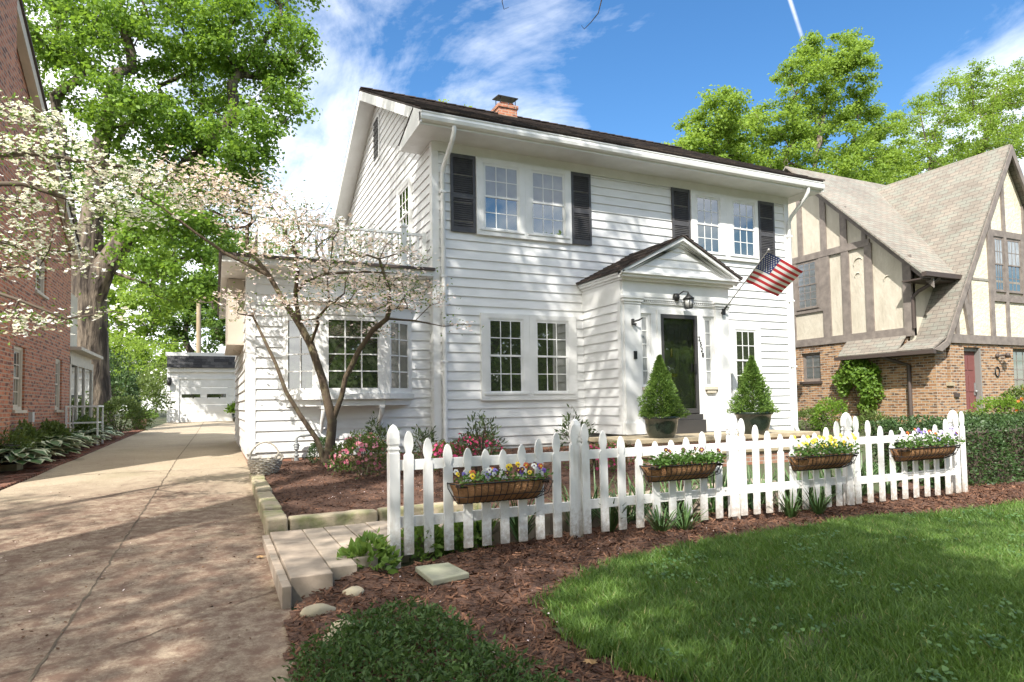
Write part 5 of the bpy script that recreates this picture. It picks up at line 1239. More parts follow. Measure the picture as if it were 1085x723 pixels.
b = MB(); b.tube([(bc[0] + .215*math.cos(t_), bc[1], bc[2] + .22 + .27*math.sin(t_)) for t_ in np.linspace(0, math.pi, 14)], .016, 6); b.build('handle', m_wick, bk)
b = MB(); b.tube([(bc[0] + .20 + .05*math.cos(t_), bc[1] - .1, bc[2] + .25 + .05*math.sin(t_)) for t_ in np.linspace(0, 6, 10)], .022, 5); b.build('bow', m_wick, bk)
# gas riser pipe on the wing wall
b = MB(); b.tube([(1.34, YW - .20, .28), (1.34, YW - .20, .46)], .045, 8); b.tube([(1.34, YW - .20, .46), (1.34, YW - .20, .62), (1.34, YW - .20, .80), (1.37, YW - .20, .84), (1.42, YW - .20, .85), (1.66, YW - .20, .86), (1.69, YW - .18, .85), (1.70, YW - .15, .80), (1.70, YW - .05, .78), (1.70, YW - .01, .78)], .024, 8)
for z in (.50, .62, .70): b.lathe((1.34, YW - .20, z), [(.03, -.02), (.045, -.018), (.045, .018), (.03, .02)], 8)
b.blob((1.34, YW - .2, .66), (.05, .05, .05)); b.tube([(1.28, YW - .2, .68), (1.40, YW - .2, .68)], .012, 6)
o = b.build('gas_pipe', m_grey, None, loc=(1.34, YW - .2, .3)); tag(o, 'grey gas riser pipe with a valve on the wall below the bay window', 'pipe')
# white potting table beside the brick house
pt = thing('potting_table', 'white metal table standing by the brick house porch', 'table', (-3.05, 19.6, .5))
b = MB(); b.box((-3.36, 19.15, 1.46), (-2.66, 20.0, 1.50)); b.build('table_top', m_white, pt)
b = MB(); b.box((-3.32, 19.2, 1.05), (-2.7, 19.95, 1.08)); b.build('shelf', m_white, pt)
for x, y in ((-3.34, 19.17), (-2.68, 19.17), (-3.34, 19.98), (-2.68, 19.98)):
    b = MB(); b.box((x - .018, y - .018, .5), (x + .018, y + .018, 1.46)); b.build('leg', m_white, pt)
# utility pole and wires behind the garage
up_ = thing('utility_pole', 'weathered wooden utility pole standing behind the white garage', 'utility pole', (-.9, 44, .8))
b = MB(); b.tube([(-.92, 44, .6), (-.92, 44, 8.4)], [.17, .13], 10); b.build('pole', plain('weathered_pole', (.42, .33, .22), .9, (.30, .23, .15), 8, stretch=(1, 1, .2)), up_)
b = MB(); b.beam((-2.0, 44.1, 8.0), (.2, 43.9, 8.0), .1, .12); b.build('crossarm', m_twig, up_)
b = MB()
for (z0, zz) in ((7.9, 7.2), (6.6, 6.4)):
    pts = [np.array([-40, 46, z0]) * (1 - s) + np.array([30, 43, zz]) * s - np.array([0, 0, 4*s*(1-s)*1.1]) for s in np.linspace(0, 1, 24)]; b.tube(pts, .012, 4)
b.build('wire', m_blackmetal, up_)
# ================================================================== plants
_M = np.array([r2, u2, fw])
def at(u, v, Y):
    """the point of the plane y = Y seen at a place of the photograph"""
    d = _M.T @ np.array([(u - 542.5)/684.27, -(v - 397.2)/684.27, 1.]); p = d*Y/d[1]; return p + np.array([0, 0, EYE])
def pxm(u, Y):
    d = _M.T @ np.array([(u - 542.5)/684.27, 0, 1.]); return Y/d[1]/684.27

def skeleton(nodes, par, att, alpha=.35, wig=.10, r=rng, sag=0.):
    """joins the attractors to the given limbs, nearest and shortest way home first"""
    nodes = [np.array(p, float) for p in nodes]; par = list(par); path = [0.]*len(nodes)
    for i in range(1, len(nodes)): path[i] = path[par[i]] + np.linalg.norm(nodes[i] - nodes[par[i]])
    att = np.array(att); n = len(att); best = np.full(n, 1e9); src = np.zeros(n, int); done = np.zeros(n, bool); tips = []
    def upd(i):
        c = np.linalg.norm(att - nodes[i], axis=1) + alpha*path[i]; k = c < best; best[k] = c[k]; src[k] = i
    for i in range(len(nodes)): upd(i)
    for _ in range(n):
        b = np.where(done, 1e9, best); k = int(np.argmin(b)); done[k] = True; p = src[k]; a = nodes[p]; c = att[k]; L = np.linalg.norm(c - a); m = max(1, min(4, int(L/.5)))
        last = p
        for j in range(1, m + 1):
            s = j/m; q = a + (c - a)*s + (r.normal(0, wig*L/ m, 3) if j < m else 0) + np.array([0, 0, -sag*L*4*s*(1-s)])
            nodes.append(q); par.append(last); path.append(path[last] + np.linalg.norm(q - nodes[last])); last = len(nodes) - 1; upd(last)
        tips.append(last)
    return np.array(nodes), par, tips
def limb_mesh(name, nodes, par, rbase, rtip, mat, parent, kbig=10, rfix=None):
    n = len(nodes); kids = [[] for _ in range(n)]
    for i in range(1, n): kids[par[i]].append(i)
    cnt = np.zeros(n)
    for i in range(n - 1, -1, -1): cnt[i] = max(1, sum(cnt[k] for k in kids[i]))
    e = math.log(rbase/rtip)/math.log(max(2, cnt[0])); rad = rtip*cnt**e
    if rfix:
        for i, q in rfix.items(): rad[i] = max(rad[i], q)
    b = MB(); start = [(0, None)]
    while start:
        i, pr = start.pop(); P = [nodes[i]] if pr is None else [nodes[pr], nodes[i]]; Rr = [rad[i]] if pr is None else [min(rad[pr], rad[i]*1.15), rad[i]]
        while kids[i]:
            ks = sorted(kids[i], key=lambda q: -cnt[q]); start += [(q, i) for q in ks[1:]]; i = ks[0]; P.append(nodes[i]); Rr.append(rad[i])
        if len(P) > 1:
            k = kbig if Rr[0] > .12 else (6 if Rr[0] > .03 else 4); b.tube(P, Rr, k, caps=False)
    return b.build(name, mat, parent), rad
def lobes_points(lobes, n, r, flat=1.):
    """points spread through a union of ellipsoids, more towards the skin"""
    vol = np.array([l[1]**2 for l in lobes]); k = r.choice(len(lobes), n, p=vol/vol.sum()); d = r.normal(0, 1, (n, 3)); d /= np.linalg.norm(d, axis=1, keepdims=True)
    s = r.uniform(.25, 1, n)**.55; C = np.array([l[0] for l in lobes])[k]; Rr = np.array([l[1] for l in lobes])[k]
    return C + d*(Rr*s)[:, None]*np.array([1, 1, flat])
def crown(name, centres, n_each, cr, size, mat, parent, r, flat=.55, face_up=.5, asp=.75, drop=None):
    C = np.repeat(centres, n_each, axis=0); n = len(C); d = r.normal(0, 1, (n, 3)); d /= np.linalg.norm(d, axis=1, keepdims=True)
    P = C + d*(r.uniform(0, 1, n)**.6)[:, None]*cr*np.array([1, 1, flat])*np.repeat(r.uniform(.6, 1.25, len(centres)), n_each)[:, None]
    Nn = d*.55 + r.normal(0, .55, (n, 3)) + np.array([0, 0, face_up])
    V, F = flat_leaves(P, Nn, r.uniform(.65, 1.3, n)*size, asp, r)
    v = np.repeat(np.clip(np.repeat(r.beta(2, 2, len(centres)), n_each)*.6 + r.uniform(0, .5, n), 0, 1), 4)
    return mesh_np(name, V, F, mat, parent, var=v)
m_maple = leafmat('maple_leaf', (.055, .125, .018), (.25, .40, .06), trans=.48)
m_maple2 = leafmat('spring_leaf', (.095, .18, .024), (.31, .44, .075), trans=.5)
m_far = leafmat('far_leaf', (.07, .14, .03), (.19, .30, .07), trans=.5)
m_shade = leafmat('street_tree_leaf', (.10, .18, .03), (.22, .34, .07), trans=.55)
def tree(label, cat, limbs, lobes, nclump, nleaf, cr, size, mat, seed, rbase, rtip=.012, alpha=.3, group=None, name='tree', loc=None, flat=.55, bark=None, limb_r=None, wig=.10):
    r = np.random.default_rng(seed); nodes = []; par = []
    for chain in limbs:                   # chains of points; the first point of a later chain is the index it grows from
        if isinstance(chain[0], int): last = chain[0]; pts = chain[1:]
        else: last = -1; pts = chain
        for p in pts: nodes.append(p); par.append(max(last, 0)); last = len(nodes) - 1
    t = thing(name, label, cat, nodes[0] if loc is None else loc, group)
    A = lobes_points(lobes, nclump, r, .85)
    nd, pr, tips = skeleton(nodes, par, A, alpha, wig, r)
    limb_mesh('trunk', nd, pr, rbase, rtip, bark or m_bark, t, rfix=limb_r)
    crown('crown', nd[tips], nleaf, cr, size, mat, t, r, flat)
    return t
def PL(lst, spread, seed):
    """lobes from (u, v, radius in photo pixels, Y)"""
    return [(at(u, v, Y), q*pxm(u, Y)) for u, v, q, Y in lst]
# --- the old maple behind the brick house
Y = 27.
L = [(45, 20, 48, 28), (90, -10, 60, 27), (60, 90, 50, 29), (125, 50, 60, 26), (190, 30, 60, 27), (255, 35, 48, 26), (290, 80, 34, 27), (215, 100, 55, 28), (150, 130, 55, 26), (250, 140, 45, 25), (290, 140, 26, 26), (200, 180, 50, 27), (130, 200, 40, 30), (245, 200, 30, 26), (135, 255, 24, 30), (170, 250, 48, 25), (200, 295, 36, 25), (165, 320, 26, 26), (225, 255, 30, 27), (70, 170, 40, 30), (300, 110, 30, 26), (265, 175, 28, 26), (310, 40, 28, 27), (190, 225, 40, 26), (110, 110, 40, 25), (180, -60, 80, 28), (300, -10, 40, 28), (90, -90, 70, 30)]
tree('giant old maple with a furrowed trunk behind the brick house porch', 'tree',
     [[(-4.05, Y, .3), (-4.05, Y, 1.6), (-4.1, Y, 3.2), (-4.15, Y, 4.8), (-4.2, Y, 6.3), (-4.9, 27.3, 8.3), (-5.2, 27.6, 11.5)], [4, (-4.0, 26.8, 8.2), (-3.7, 26.5, 10.8), (-3.2, 26.4, 13.5)], [3, (-3.6, 26.6, 6.4), (-2.6, 26.8, 8.2), (-1.0, 26.6, 10.4), (.6, 26.6, 12.6)], [5, (-4.5, 26.2, 11)]],
     PL(L, 3, 1), 760, 105, .80, .155, m_maple, 21, .66, .012, limb_r={0: .95, 1: .72, 2: .66, 3: .66, 4: .58, 5: .36, 6: .28, 7: .36, 8: .28, 10: .14, 11: .13, 12: .11}, name='maple_tree')
# --- two spring-green trees beyond the roofs on the right
Y = 33.
g = at(850, 430, Y); g[2] = .9
tree('tall spring green tree behind the white house roof, its top split in two', 'tree',
     [[g, g + (0, 0, 4), g + (.3, 0, 8)], [2, at(830, 170, Y), at(800, 120, Y)], [2, at(865, 160, Y), at(880, 90, Y)], [2, at(900, 170, Y), at(910, 120, Y)]],
     PL([(735, 160, 28, 33), (765, 120, 33, 32), (790, 150, 38, 34), (825, 125, 36, 33), (850, 85, 34, 33), (885, 60, 28, 33), (905, 75, 26, 32), (868, 120, 38, 34), (840, 165, 38, 33), (890, 150, 34, 33), (920, 135, 26, 34), (900, 185, 35, 32), (770, 175, 30, 34), (715, 180, 16, 33), (815, 190, 30, 33), (862, 48, 16, 33), (905, 48, 14, 33), (880, 190, 30, 31), (840, 195, 30, 33), (925, 165, 28, 33), (940, 150, 24, 34), (915, 110, 22, 33), (720, 165, 22, 33), (745, 135, 26, 33), (920, 195, 26, 33), (745, 185, 28, 33)], 3, 2), 640, 135, .85, .19, m_maple2, 31, .42, .014, name='shade_tree')
g = at(1010, 430, 36); g[2] = .9
tree('loose airy spring green tree behind the shingled gable', 'tree',
     [[g, g + (0, 0, 5), g + (0, 0, 9)], [2, at(985, 170, 36), at(975, 120, 36)], [2, at(1040, 160, 36), at(1055, 110, 36)]],
     PL([(955, 165, 26, 36), (975, 130, 30, 37), (1000, 100, 26, 36), (1010, 145, 34, 35), (1045, 105, 32, 36), (1075, 95, 36, 37), (1050, 145, 30, 35), (1080, 150, 30, 36), (985, 175, 26, 34), (940, 180, 22, 36), (1030, 80, 18, 36), (935, 195, 26, 35), (960, 195, 24, 35), (1000, 190, 24, 36), (1035, 175, 30, 37), (1080, 120, 34, 37)], 3, 3), 520, 95, 1.0, .19, m_maple2, 33, .40, .014, name='shade_tree')
g = at(480, 430, 48); g[2] = .9
tree('treetop just showing over the white house roof left of the chimney', 'tree', [[g, g + (0, 0, 9)]], PL([(470, 117, 14, 48), (492, 124, 12, 48), (515, 132, 9, 48), (480, 160, 45, 50)], 3, 4), 90, 90, .8, .2, m_maple2, 35, .3, name='shade_tree')
# --- trees closing the view behind the garage
GB = 'trees closing the view behind the garage'
for i, (u, Y, lob, lab, mt) in enumerate((
        (140, 50, [(120, 360, 34, 50), (150, 330, 32, 50), (135, 400, 34, 48), (165, 375, 26, 49), (110, 300, 30, 51)], 'bright green tree right of the maple trunk, behind the garage corner', m_maple2),
        (185, 56, [(185, 330, 34, 56), (205, 350, 30, 55), (175, 300, 30, 57), (215, 310, 30, 56)], 'pale tree behind the utility pole', m_far),
        (245, 50, [(240, 300, 34, 50), (255, 340, 30, 50), (228, 345, 22, 50), (262, 270, 30, 51), (240, 260, 24, 52)], 'dark bushy tree between the garage roof and the white house wing', m_far),
        (120, 62, [(110, 290, 40, 62), (150, 270, 40, 62), (125, 240, 40, 62), (95, 350, 40, 62), (150, 400, 30, 60)], 'pale green tree filling the gap right of the maple trunk', m_maple2),
        (75, 55, [(75, 330, 40, 55), (60, 270, 45, 56), (85, 390, 36, 54)], 'tree half hidden behind the brick house porch', m_far),
        (200, 70, [(200, 270, 40, 70), (230, 235, 36, 72), (160, 270, 40, 70), (290, 270, 40, 70), (330, 290, 40, 68)], 'hazy tree farthest behind the utility pole', m_far))):
    g = at(u, 440, Y); g[2] = .9
    tree(lab, 'tree', [[g, g + (0, 0, 2.5)]], PL(lob, 3, 5 + i), 110, 75, 1.0, .26, mt, 40 + i, .25, group=GB, name='background_tree')
# --- street trees outside the frame: they throw the dappled shade and stand in the window panes
m_across = leafmat('brightened_leaf', (.16, .26, .05), (.30, .44, .10), trans=.6)  # leaf colour brightened as if sunlit, since these trees stand backlit
def street_tree(x, y, h, rad, seed, label, n=85, nl=75, size=.20, crz=1.15, zlo=.45, off=(0, 0)):
    r = np.random.default_rng(seed); z0 = float(gz(x, y)); lob = []
    for k in range(13):
        t_ = r.uniform(0, 2*np.pi); q = rad*r.uniform(.2, .75); zz_ = z0 + h*r.uniform(zlo if size < .3 else .22, .9); lob.append((np.array([x + off[0] + q*math.cos(t_), y + off[1] + q*math.sin(t_), zz_]), rad*r.uniform(.28, .46)))
    return tree(label, 'tree', [[(x, y, z0 - .1), (x, y, z0 + h*.15), (x + .2, y, z0 + h*.33), (x + .3, y + .2, z0 + h*.55)], [2, (x - 1.2, y + .8, z0 + h*.5)], [2, (x + 1.5, y - .6, z0 + h*.5)]], lob, n, nl, crz, size, m_shade if size < .3 else m_across, seed, .36, .014, group='street trees outside the frame', name='street_tree')
street_tree(-6.6, -4.6, 16, 5.6, 61, 'tall leafy street tree behind the camera on the tree lawn', 130)
overhead = street_tree(-4.9, 3.2, 20.5, 6.8, 62, 'tall leafy tree on the lawn before the brick house', 170, zlo=.58, off=(2.2, 1.0))
street_tree(-11.5, -1.0, 15, 5.0, 63, 'leafy street tree beyond the left edge', 80)
def columnar_tree(x, y, h, rad, seed, label):
    z0 = float(gz(x, y)); lob = [(np.array([x, y, z0 + h*q]), rad*w) for q, w in ((.28, .75), (.38, .95), (.48, 1.), (.58, 1.), (.68, .9), (.78, .75), (.87, .55), (.94, .35))]
    return tree(label, 'tree', [[(x, y, z0 - .1), (x, y, z0 + h*.25), (x, y, z0 + h*.6), (x, y, z0 + h*.85)]], lob, 130, 90, .7, .15, m_shade, seed, .17, .012, group='street trees outside the frame', name='columnar_tree')
columnar_tree(-.7, -2.3, 10.4, 1.45, 66, 'narrow columnar street tree just behind the camera')
s1 = street_tree(-14, -27, 17, 8, 64, 'leafy tree across the street, far left', 330, 70, .45, 1.7)
for k, (x, y, lab) in enumerate(((-3, -30, 'leafy tree across the street, second from the left'), (8, -28, 'leafy tree across the street, in the middle'), (19, -29, 'leafy tree across the street, second from the right'), (30, -27, 'leafy tree across the street, far right'), (42, -27, 'leafy tree across the street beyond the corner'), (53, -25, 'leafy tree farthest along across the street'), (64, -26, 'last leafy tree across the street'))):
    c = copy_tree(s1); c.location = (x, y, float(gz(x, y)) - .1); c.rotation_euler = (0, 0, 1.3*k + .7); c['label'] = lab
    c = copy_tree(s1); c.location = (x + 6, y - 9, float(gz(x, y)) - .1); c.rotation_euler = (0, 0, 2.1*k + .2); c.scale = (1.25, 1.25, 1.05); c['label'] = lab.replace('tree', 'tree in the second row').replace('leafy ', '')

# twigs of the street tree hanging into the top of the picture
b = MB(); b.tube([(-1.0, 2.2, 11.5), (.6, 3.8, 9.0), at(652, -60, 5), at(637, 2, 5), at(634, 14, 5), at(626, 24, 5), at(619, 31, 5), at(616, 27, 5)], [.03, .015, .008, .006, .005, .004, .003, .002], 5)
b.tube([(.6, 3.8, 9.0), at(540, -60, 5), at(532, 2, 5), at(534, 10, 5), at(539, 8, 5)], [.012, .006, .004, .003, .002], 5); b.build('hanging_twig', m_twig, overhead)
# --- dogwoods
m_bract = leafmat('dogwood_bract', (.82, .62, .61), (.93, .85, .85), trans=.3, rough=.6)
m_bractw = leafmat('white_bract', (.84, .86, .80), (.94, .94, .92), trans=.35, rough=.6)
m_dogleaf = leafmat('dogwood_leaf', (.07, .14, .03), (.19, .29, .07), trans=.45)
def blossoms(name, C, size, mat, parent, r, tilt=.45):
    """four notched bracts per flower"""
    n = len(C); Nn = np.stack([r.normal(0, tilt, n), r.normal(-.15, tilt, n), np.ones(n)], 1); Nn /= np.linalg.norm(Nn, axis=1, keepdims=True)
    q = r.normal(0, 1, (n, 3)); a = np.cross(Nn, q); a /= np.linalg.norm(a, axis=1, keepdims=True); b_ = np.cross(Nn, a); S = (size*r.uniform(.7, 1.2, n))[:, None]
    Vs = []
    for k in range(4):
        t_ = k*np.pi/2; d = math.cos(t_)*a + math.sin(t_)*b_; s = -math.sin(t_)*a + math.cos(t_)*b_
        Vs += [C, C + d*S*.30 + s*S*.24 + Nn*S*.02, C + d*S*.52 + Nn*S*.12, C + d*S*.30 - s*S*.24 + Nn*S*.02]
    V = np.stack(Vs, 1).reshape(-1, 3); return mesh_np(name, V, np.arange(16*n).reshape(-1, 4), mat, parent, var=np.repeat(np.clip(r.normal(.6, .28, n), 0, 1), 16))
def dogwood(label, name, limbs, pads, nclump, nflow, nleaf, fs, mat, seed, rbase, limb_r, padflat=.42, alpha=.25, bark=None, up_twigs=0):
    r = np.random.default_rng(seed); nodes = []; par = []
    for chain in limbs:
        if isinstance(chain[0], int): last = chain[0]; pts = chain[1:]
        else: last = -1; pts = chain
        for p in pts: nodes.append(np.array(p, float)); par.append(max(last, 0)); last = len(nodes) - 1
    t = thing(name, label, 'tree', nodes[0])
    A = lobes_points(pads, nclump, r, padflat)
    nd, pr, tips = skeleton(nodes, par, A, alpha, .13, r, sag=.04)
    limb_mesh('trunk', nd, pr, rbase, .0035, bark or m_bark_smooth, t, 9, limb_r)
    tp = nd[tips]; C = np.repeat(tp, nflow, 0); n = len(C)
    C = C + r.normal(0, 1, (n, 3))*np.array([.11, .11, .05])
    blossoms('blossom', C, fs, mat, t, r)
    C = np.repeat(tp, nleaf, 0); n = len(C); C = C + r.normal(0, 1, (n, 3))*np.array([.17, .17, .07])
    V, F = flat_leaves(C, r.normal(0, .6, (n, 3)) + np.array([0, 0, .8]), r.uniform(.035, .07, n), .5, r); mesh_np('foliage', V, F, m_dogleaf, t, var=np.repeat(r.beta(2, 2, n), 4))
    return t
Yd = 10.9; D_ = lambda u, v, dy=0.: at(u, v, Yd + dy)
b0 = D_(347, 492); b0[2] = .30
limbs = [[b0, D_(350, 470), D_(352, 447), D_(341, 400, -.05), D_(329, 365, -.05), D_(318, 345, 0), D_(300, 318, .1), D_(285, 292, .2), D_(262, 280, .3), D_(238, 268, .35), D_(205, 245, .3), D_(172, 220, .2), D_(150, 208, .1)],     # 0-12 the long limb to the left
         [2, D_(362, 420, -.1), D_(366, 400, -.2), D_(380, 372, -.35), D_(395, 350, -.45), D_(410, 338, -.5), D_(440, 340, -.6), D_(470, 346, -.65), D_(492, 343, -.7)],           # 13-20 right fork
         [5, D_(314, 322, -.1), D_(313, 310, -.15), D_(324, 298, -.2), D_(345, 290, -.3), D_(385, 288, -.5), D_(430, 290, -.6)],     # 21-26
         [0, D_(336, 466, .05), D_(318, 440, .1), D_(303, 415, .15), D_(292, 385, .2), D_(280, 360, .3), D_(268, 335, .4), D_(262, 310, .4)],   # 27-33 left stem
         [30, D_(272, 376, .1), D_(247, 371, .1)], [7, D_(262, 262, .5), D_(262, 240, .7), D_(275, 220, .8)], [8, D_(270, 262, -.3), D_(300, 235, -.6)], [24, D_(335, 265, .3), D_(338, 235, .5), D_(350, 215, .6)], [14, D_(372, 395, .3), D_(395, 345, .7)]]
pads = [(at(u, v, Yd + dy), q*pxm(u, Yd)) for u, v, q, dy in ((150, 195, 30, .2), (190, 180, 34, -.5), (225, 200, 40, .4), (200, 215, 28, .6), (262, 205, 42, -.4), (300, 225, 48, .3), (255, 235, 32, .8), (330, 245, 46, -.6), (290, 262, 34, -.8), (360, 262, 44, .5), (400, 265, 34, -.4), (345, 290, 44, -.9), (395, 300, 36, .2), (432, 300, 34, -.6), (420, 320, 30, -.9), (455, 320, 22, -.6), (375, 318, 36, -1.), (310, 318, 26, -.6), (265, 330, 18, .4), (240, 315, 18, .3), (485, 343, 12, -.7), (330, 340, 16, -.5), (400, 350, 14, .5), (440, 275, 16, -.3), (110, 185, 18, 0), (250, 370, 6, .1), (270, 285, 24, .7))]
dogwood('pale pink flowering dogwood with a forked trunk before the bay window', 'dogwood_tree', limbs, pads, 760, 6, 5, .064, m_bract, 71, .085,
        {0: .095, 1: .08, 2: .072, 3: .058, 4: .052, 5: .046, 6: .042, 7: .038, 8: .034, 9: .028, 10: .022, 11: .017, 13: .036, 14: .032, 15: .027, 16: .026, 17: .022, 18: .015, 21: .038, 22: .034, 23: .028, 24: .024, 25: .02, 27: .046, 28: .04, 29: .035, 30: .03, 31: .026, 32: .02}, padflat=.33)
b0 = np.array([-3.0, 8.2, .2]); W_ = lambda u, v, Y=8.6: at(u, v, Y)
limbs = [[b0, (-3.0, 8.2, 1.4), (-2.9, 8.3, 2.3), (-2.8, 8.4, 3.1)], [3, W_(-25, 165), W_(40, 163), W_(90, 172), W_(140, 178), W_(180, 190)], [3, W_(-30, 195), W_(25, 195, 8.2), W_(70, 210, 8.2), W_(120, 215, 8.0)], [2, W_(-20, 305), W_(20, 318, 8.3), W_(70, 338, 8.2), W_(120, 330, 8.1)], [2, W_(-25, 250), W_(20, 262, 9.2), W_(70, 280, 9.2)], [3, W_(-20, 120, 9), W_(30, 110, 9), W_(60, 130, 9)]]
pads = [(at(u, v, Y), q*pxm(max(u, 0), Y)) for u, v, q, Y in ((12, 118, 24, 9), (45, 128, 22, 9), (25, 160, 34, 8.6), (70, 155, 26, 8.7), (100, 175, 28, 8.6), (140, 182, 24, 8.6), (170, 196, 20, 8.5), (195, 215, 14, 8.4), (60, 195, 34, 8.2), (110, 215, 28, 8.1), (150, 228, 24, 8.0), (90, 240, 24, 8.3), (15, 215, 26, 8.8), (40, 240, 24, 9), (10, 262, 24, 9.2), (60, 265, 22, 9.2), (20, 285, 18, 9), (95, 285, 14, 8.8), (40, 340, 20, 8.3), (10, 330, 18, 8.4), (80, 335, 14, 8.2), (115, 330, 12, 8.1), (140, 335, 9, 8.1), (20, 350, 10, 8.2), (130, 200, 18, 8.9))]
dogwood('white flowering dogwood reaching in from the left before the brick house', 'dogwood_tree', limbs, pads, 320, 7, 6, .056, m_bractw, 72, .07, {0: .09, 1: .08, 2: .07, 3: .05}, padflat=.22, bark=m_twig)

# --- shrubs
def shrub(label, cat, name, c, rad, n, size, mat, seed, nflow=0, fmat=None, fsize=.04, group=None, asp=.5, woody=True, lump=.14, face='out'):
    r = np.random.default_rng(seed); t = thing(name, label, cat, (c[0], c[1], c[2] - rad[2]*.9), group)
    d = r.normal(0, 1, (n, 3)); d /= np.linalg.norm(d, axis=1, keepdims=True); d[:, 2] = np.where(d[:, 2] < -.55, -d[:, 2], d[:, 2])
    lum = 1 + lump*np.sin(d[:, 0]*5 + seed) + lump*np.sin(d[:, 1]*6 + d[:, 2]*5 + seed*2) + lump*.6*np.sin(d[:, 0]*13 - d[:, 2]*9)
    P = np.array(c) + d*np.array(rad)*(r.uniform(.55, 1, n)**.5*lum)[:, None]
    V, F = leaf_quads(P, d + r.normal(0, .7, (n, 3)) + np.array([0, 0, .3]), r.uniform(.6, 1.3, n)*size, asp, .12, r); mesh_np('foliage', V, F, mat, t, var=np.repeat(np.clip(r.beta(2, 2, n) + .25*(d[:, 2]), 0, 1), 4))
    if woody:
        b = MB()
        for k in range(7):
            q = r.normal(0, 1, 3); q[2] = abs(q[2]) + .4; q /= np.linalg.norm(q); b.tube([(c[0] + q[0]*.03, c[1] + q[1]*.03, c[2] - rad[2]), np.array(c) + q*np.array(rad)*.3, np.array(c) + q*np.array(rad)*.9], [.012, .008, .003], 5)
        b.build('stem', m_twig, t)
    if nflow:
        d = r.normal(0, 1, (nflow, 3)); d /= np.linalg.norm(d, axis=1, keepdims=True); d[:, 2] = np.where(d[:, 2] < -.4, -d[:, 2], d[:, 2])
        lum = 1 + lump*np.sin(d[:, 0]*5 + seed) + lump*np.sin(d[:, 1]*6 + d[:, 2]*5 + seed*2)
        C = np.array(c) + d*np.array(rad)*(r.uniform(.86, 1.04, nflow)*lum)[:, None]; Nn = d + r.normal(0, .35, (nflow, 3)); Nn /= np.linalg.norm(Nn, axis=1, keepdims=True)
        a = np.cross(Nn, r.normal(0, 1, (nflow, 3))); a /= np.linalg.norm(a, axis=1, keepdims=True); b_ = np.cross(Nn, a); Vs = []
        S = (fsize*r.uniform(.7, 1.25, nflow))[:, None]
        for k in range(5):
            t_ = k*2*np.pi/5; dd = math.cos(t_)*a + math.sin(t_)*b_; s = -math.sin(t_)*a + math.cos(t_)*b_; Vs += [C, C + dd*S*.32 + s*S*.25 + Nn*S*.12, C + dd*S*.58 + Nn*S*.2, C + dd*S*.32 - s*S*.25 + Nn*S*.12]
        V = np.stack(Vs, 1).reshape(-1, 3); mesh_np('blossom', V, np.arange(20*nflow).reshape(-1, 4), fmat, t, var=np.repeat(r.uniform(0, 1, nflow), 20))
    return t
m_box = leafmat('boxwood_leaf', (.020, .05, .014), (.07, .13, .035), trans=.15, gloss=.5)
m_azl = leafmat('azalea_leaf', (.05, .09, .025), (.16, .22, .06), trans=.3)
m_rhod = leafmat('rhododendron_leaf', (.035, .07, .025), (.11, .15, .06), trans=.2, gloss=.5)
m_pink = leafmat('azalea_pink', (.55, .10, .22), (.80, .38, .42), trans=.3)
m_hot = leafmat('azalea_magenta', (.60, .03, .16), (.78, .12, .30), trans=.3)
shrub('clipped round boxwood beside the dogwood trunk and gas pipe', 'shrub', 'boxwood_shrub', (1.72, 11.55, .56), (.27, .27, .27), 2600, .032, m_box, 1, lump=.04)
shrub('azalea with pink blossoms at the foot of the dogwood', 'shrub', 'azalea_shrub', (2.02, 9.75, .57), (.52, .45, .34), 3000, .045, m_azl, 2, 130, m_pink, .055, 'azaleas in the bed behind the fence')
for i, (u, v, Y, q, fm, lab) in enumerate(((475, 487, 9.2, .30, m_hot, 'small magenta azalea behind the first trough of pansies'), (505, 480, 9.6, .36, m_hot, 'magenta azalea under the leggy rhododendron'), (632, 492, 9.0, .40, m_hot, 'hot pink azalea behind the second fence post'), (655, 486, 9.6, .32, m_pink, 'paler pink azalea left of the porch bricks'))):
    p = at(u, v, Y); shrub(lab, 'shrub', 'azalea_shrub', (p[0], Y, p[2]), (q, q*.9, q*.8), 1100, .045, m_azl, 10 + i, 140, fm, .055, 'azaleas in the bed behind the fence')
for i, (u, v, Y, lab) in enumerate(((510, 472, 8.8, 'leggy rhododendron standing above the first pansy trough'), (608, 466, 9.4, 'leggy rhododendron behind the second fence post'), (400, 470, 10.6, 'slim shrub on the wing wall behind the first fence post'), (448, 478, 10.8, 'slim shrub behind the second picket'))):
    p = at(u, v, Y); shrub(lab, 'shrub', 'rhododendron_shrub', (p[0], Y, p[2]), (.34, .3, .36) if i < 2 else (.22, .2, .34), 330, .085, m_rhod, 20 + i, group='leggy shrubs between fence and house', asp=.32, lump=.25)
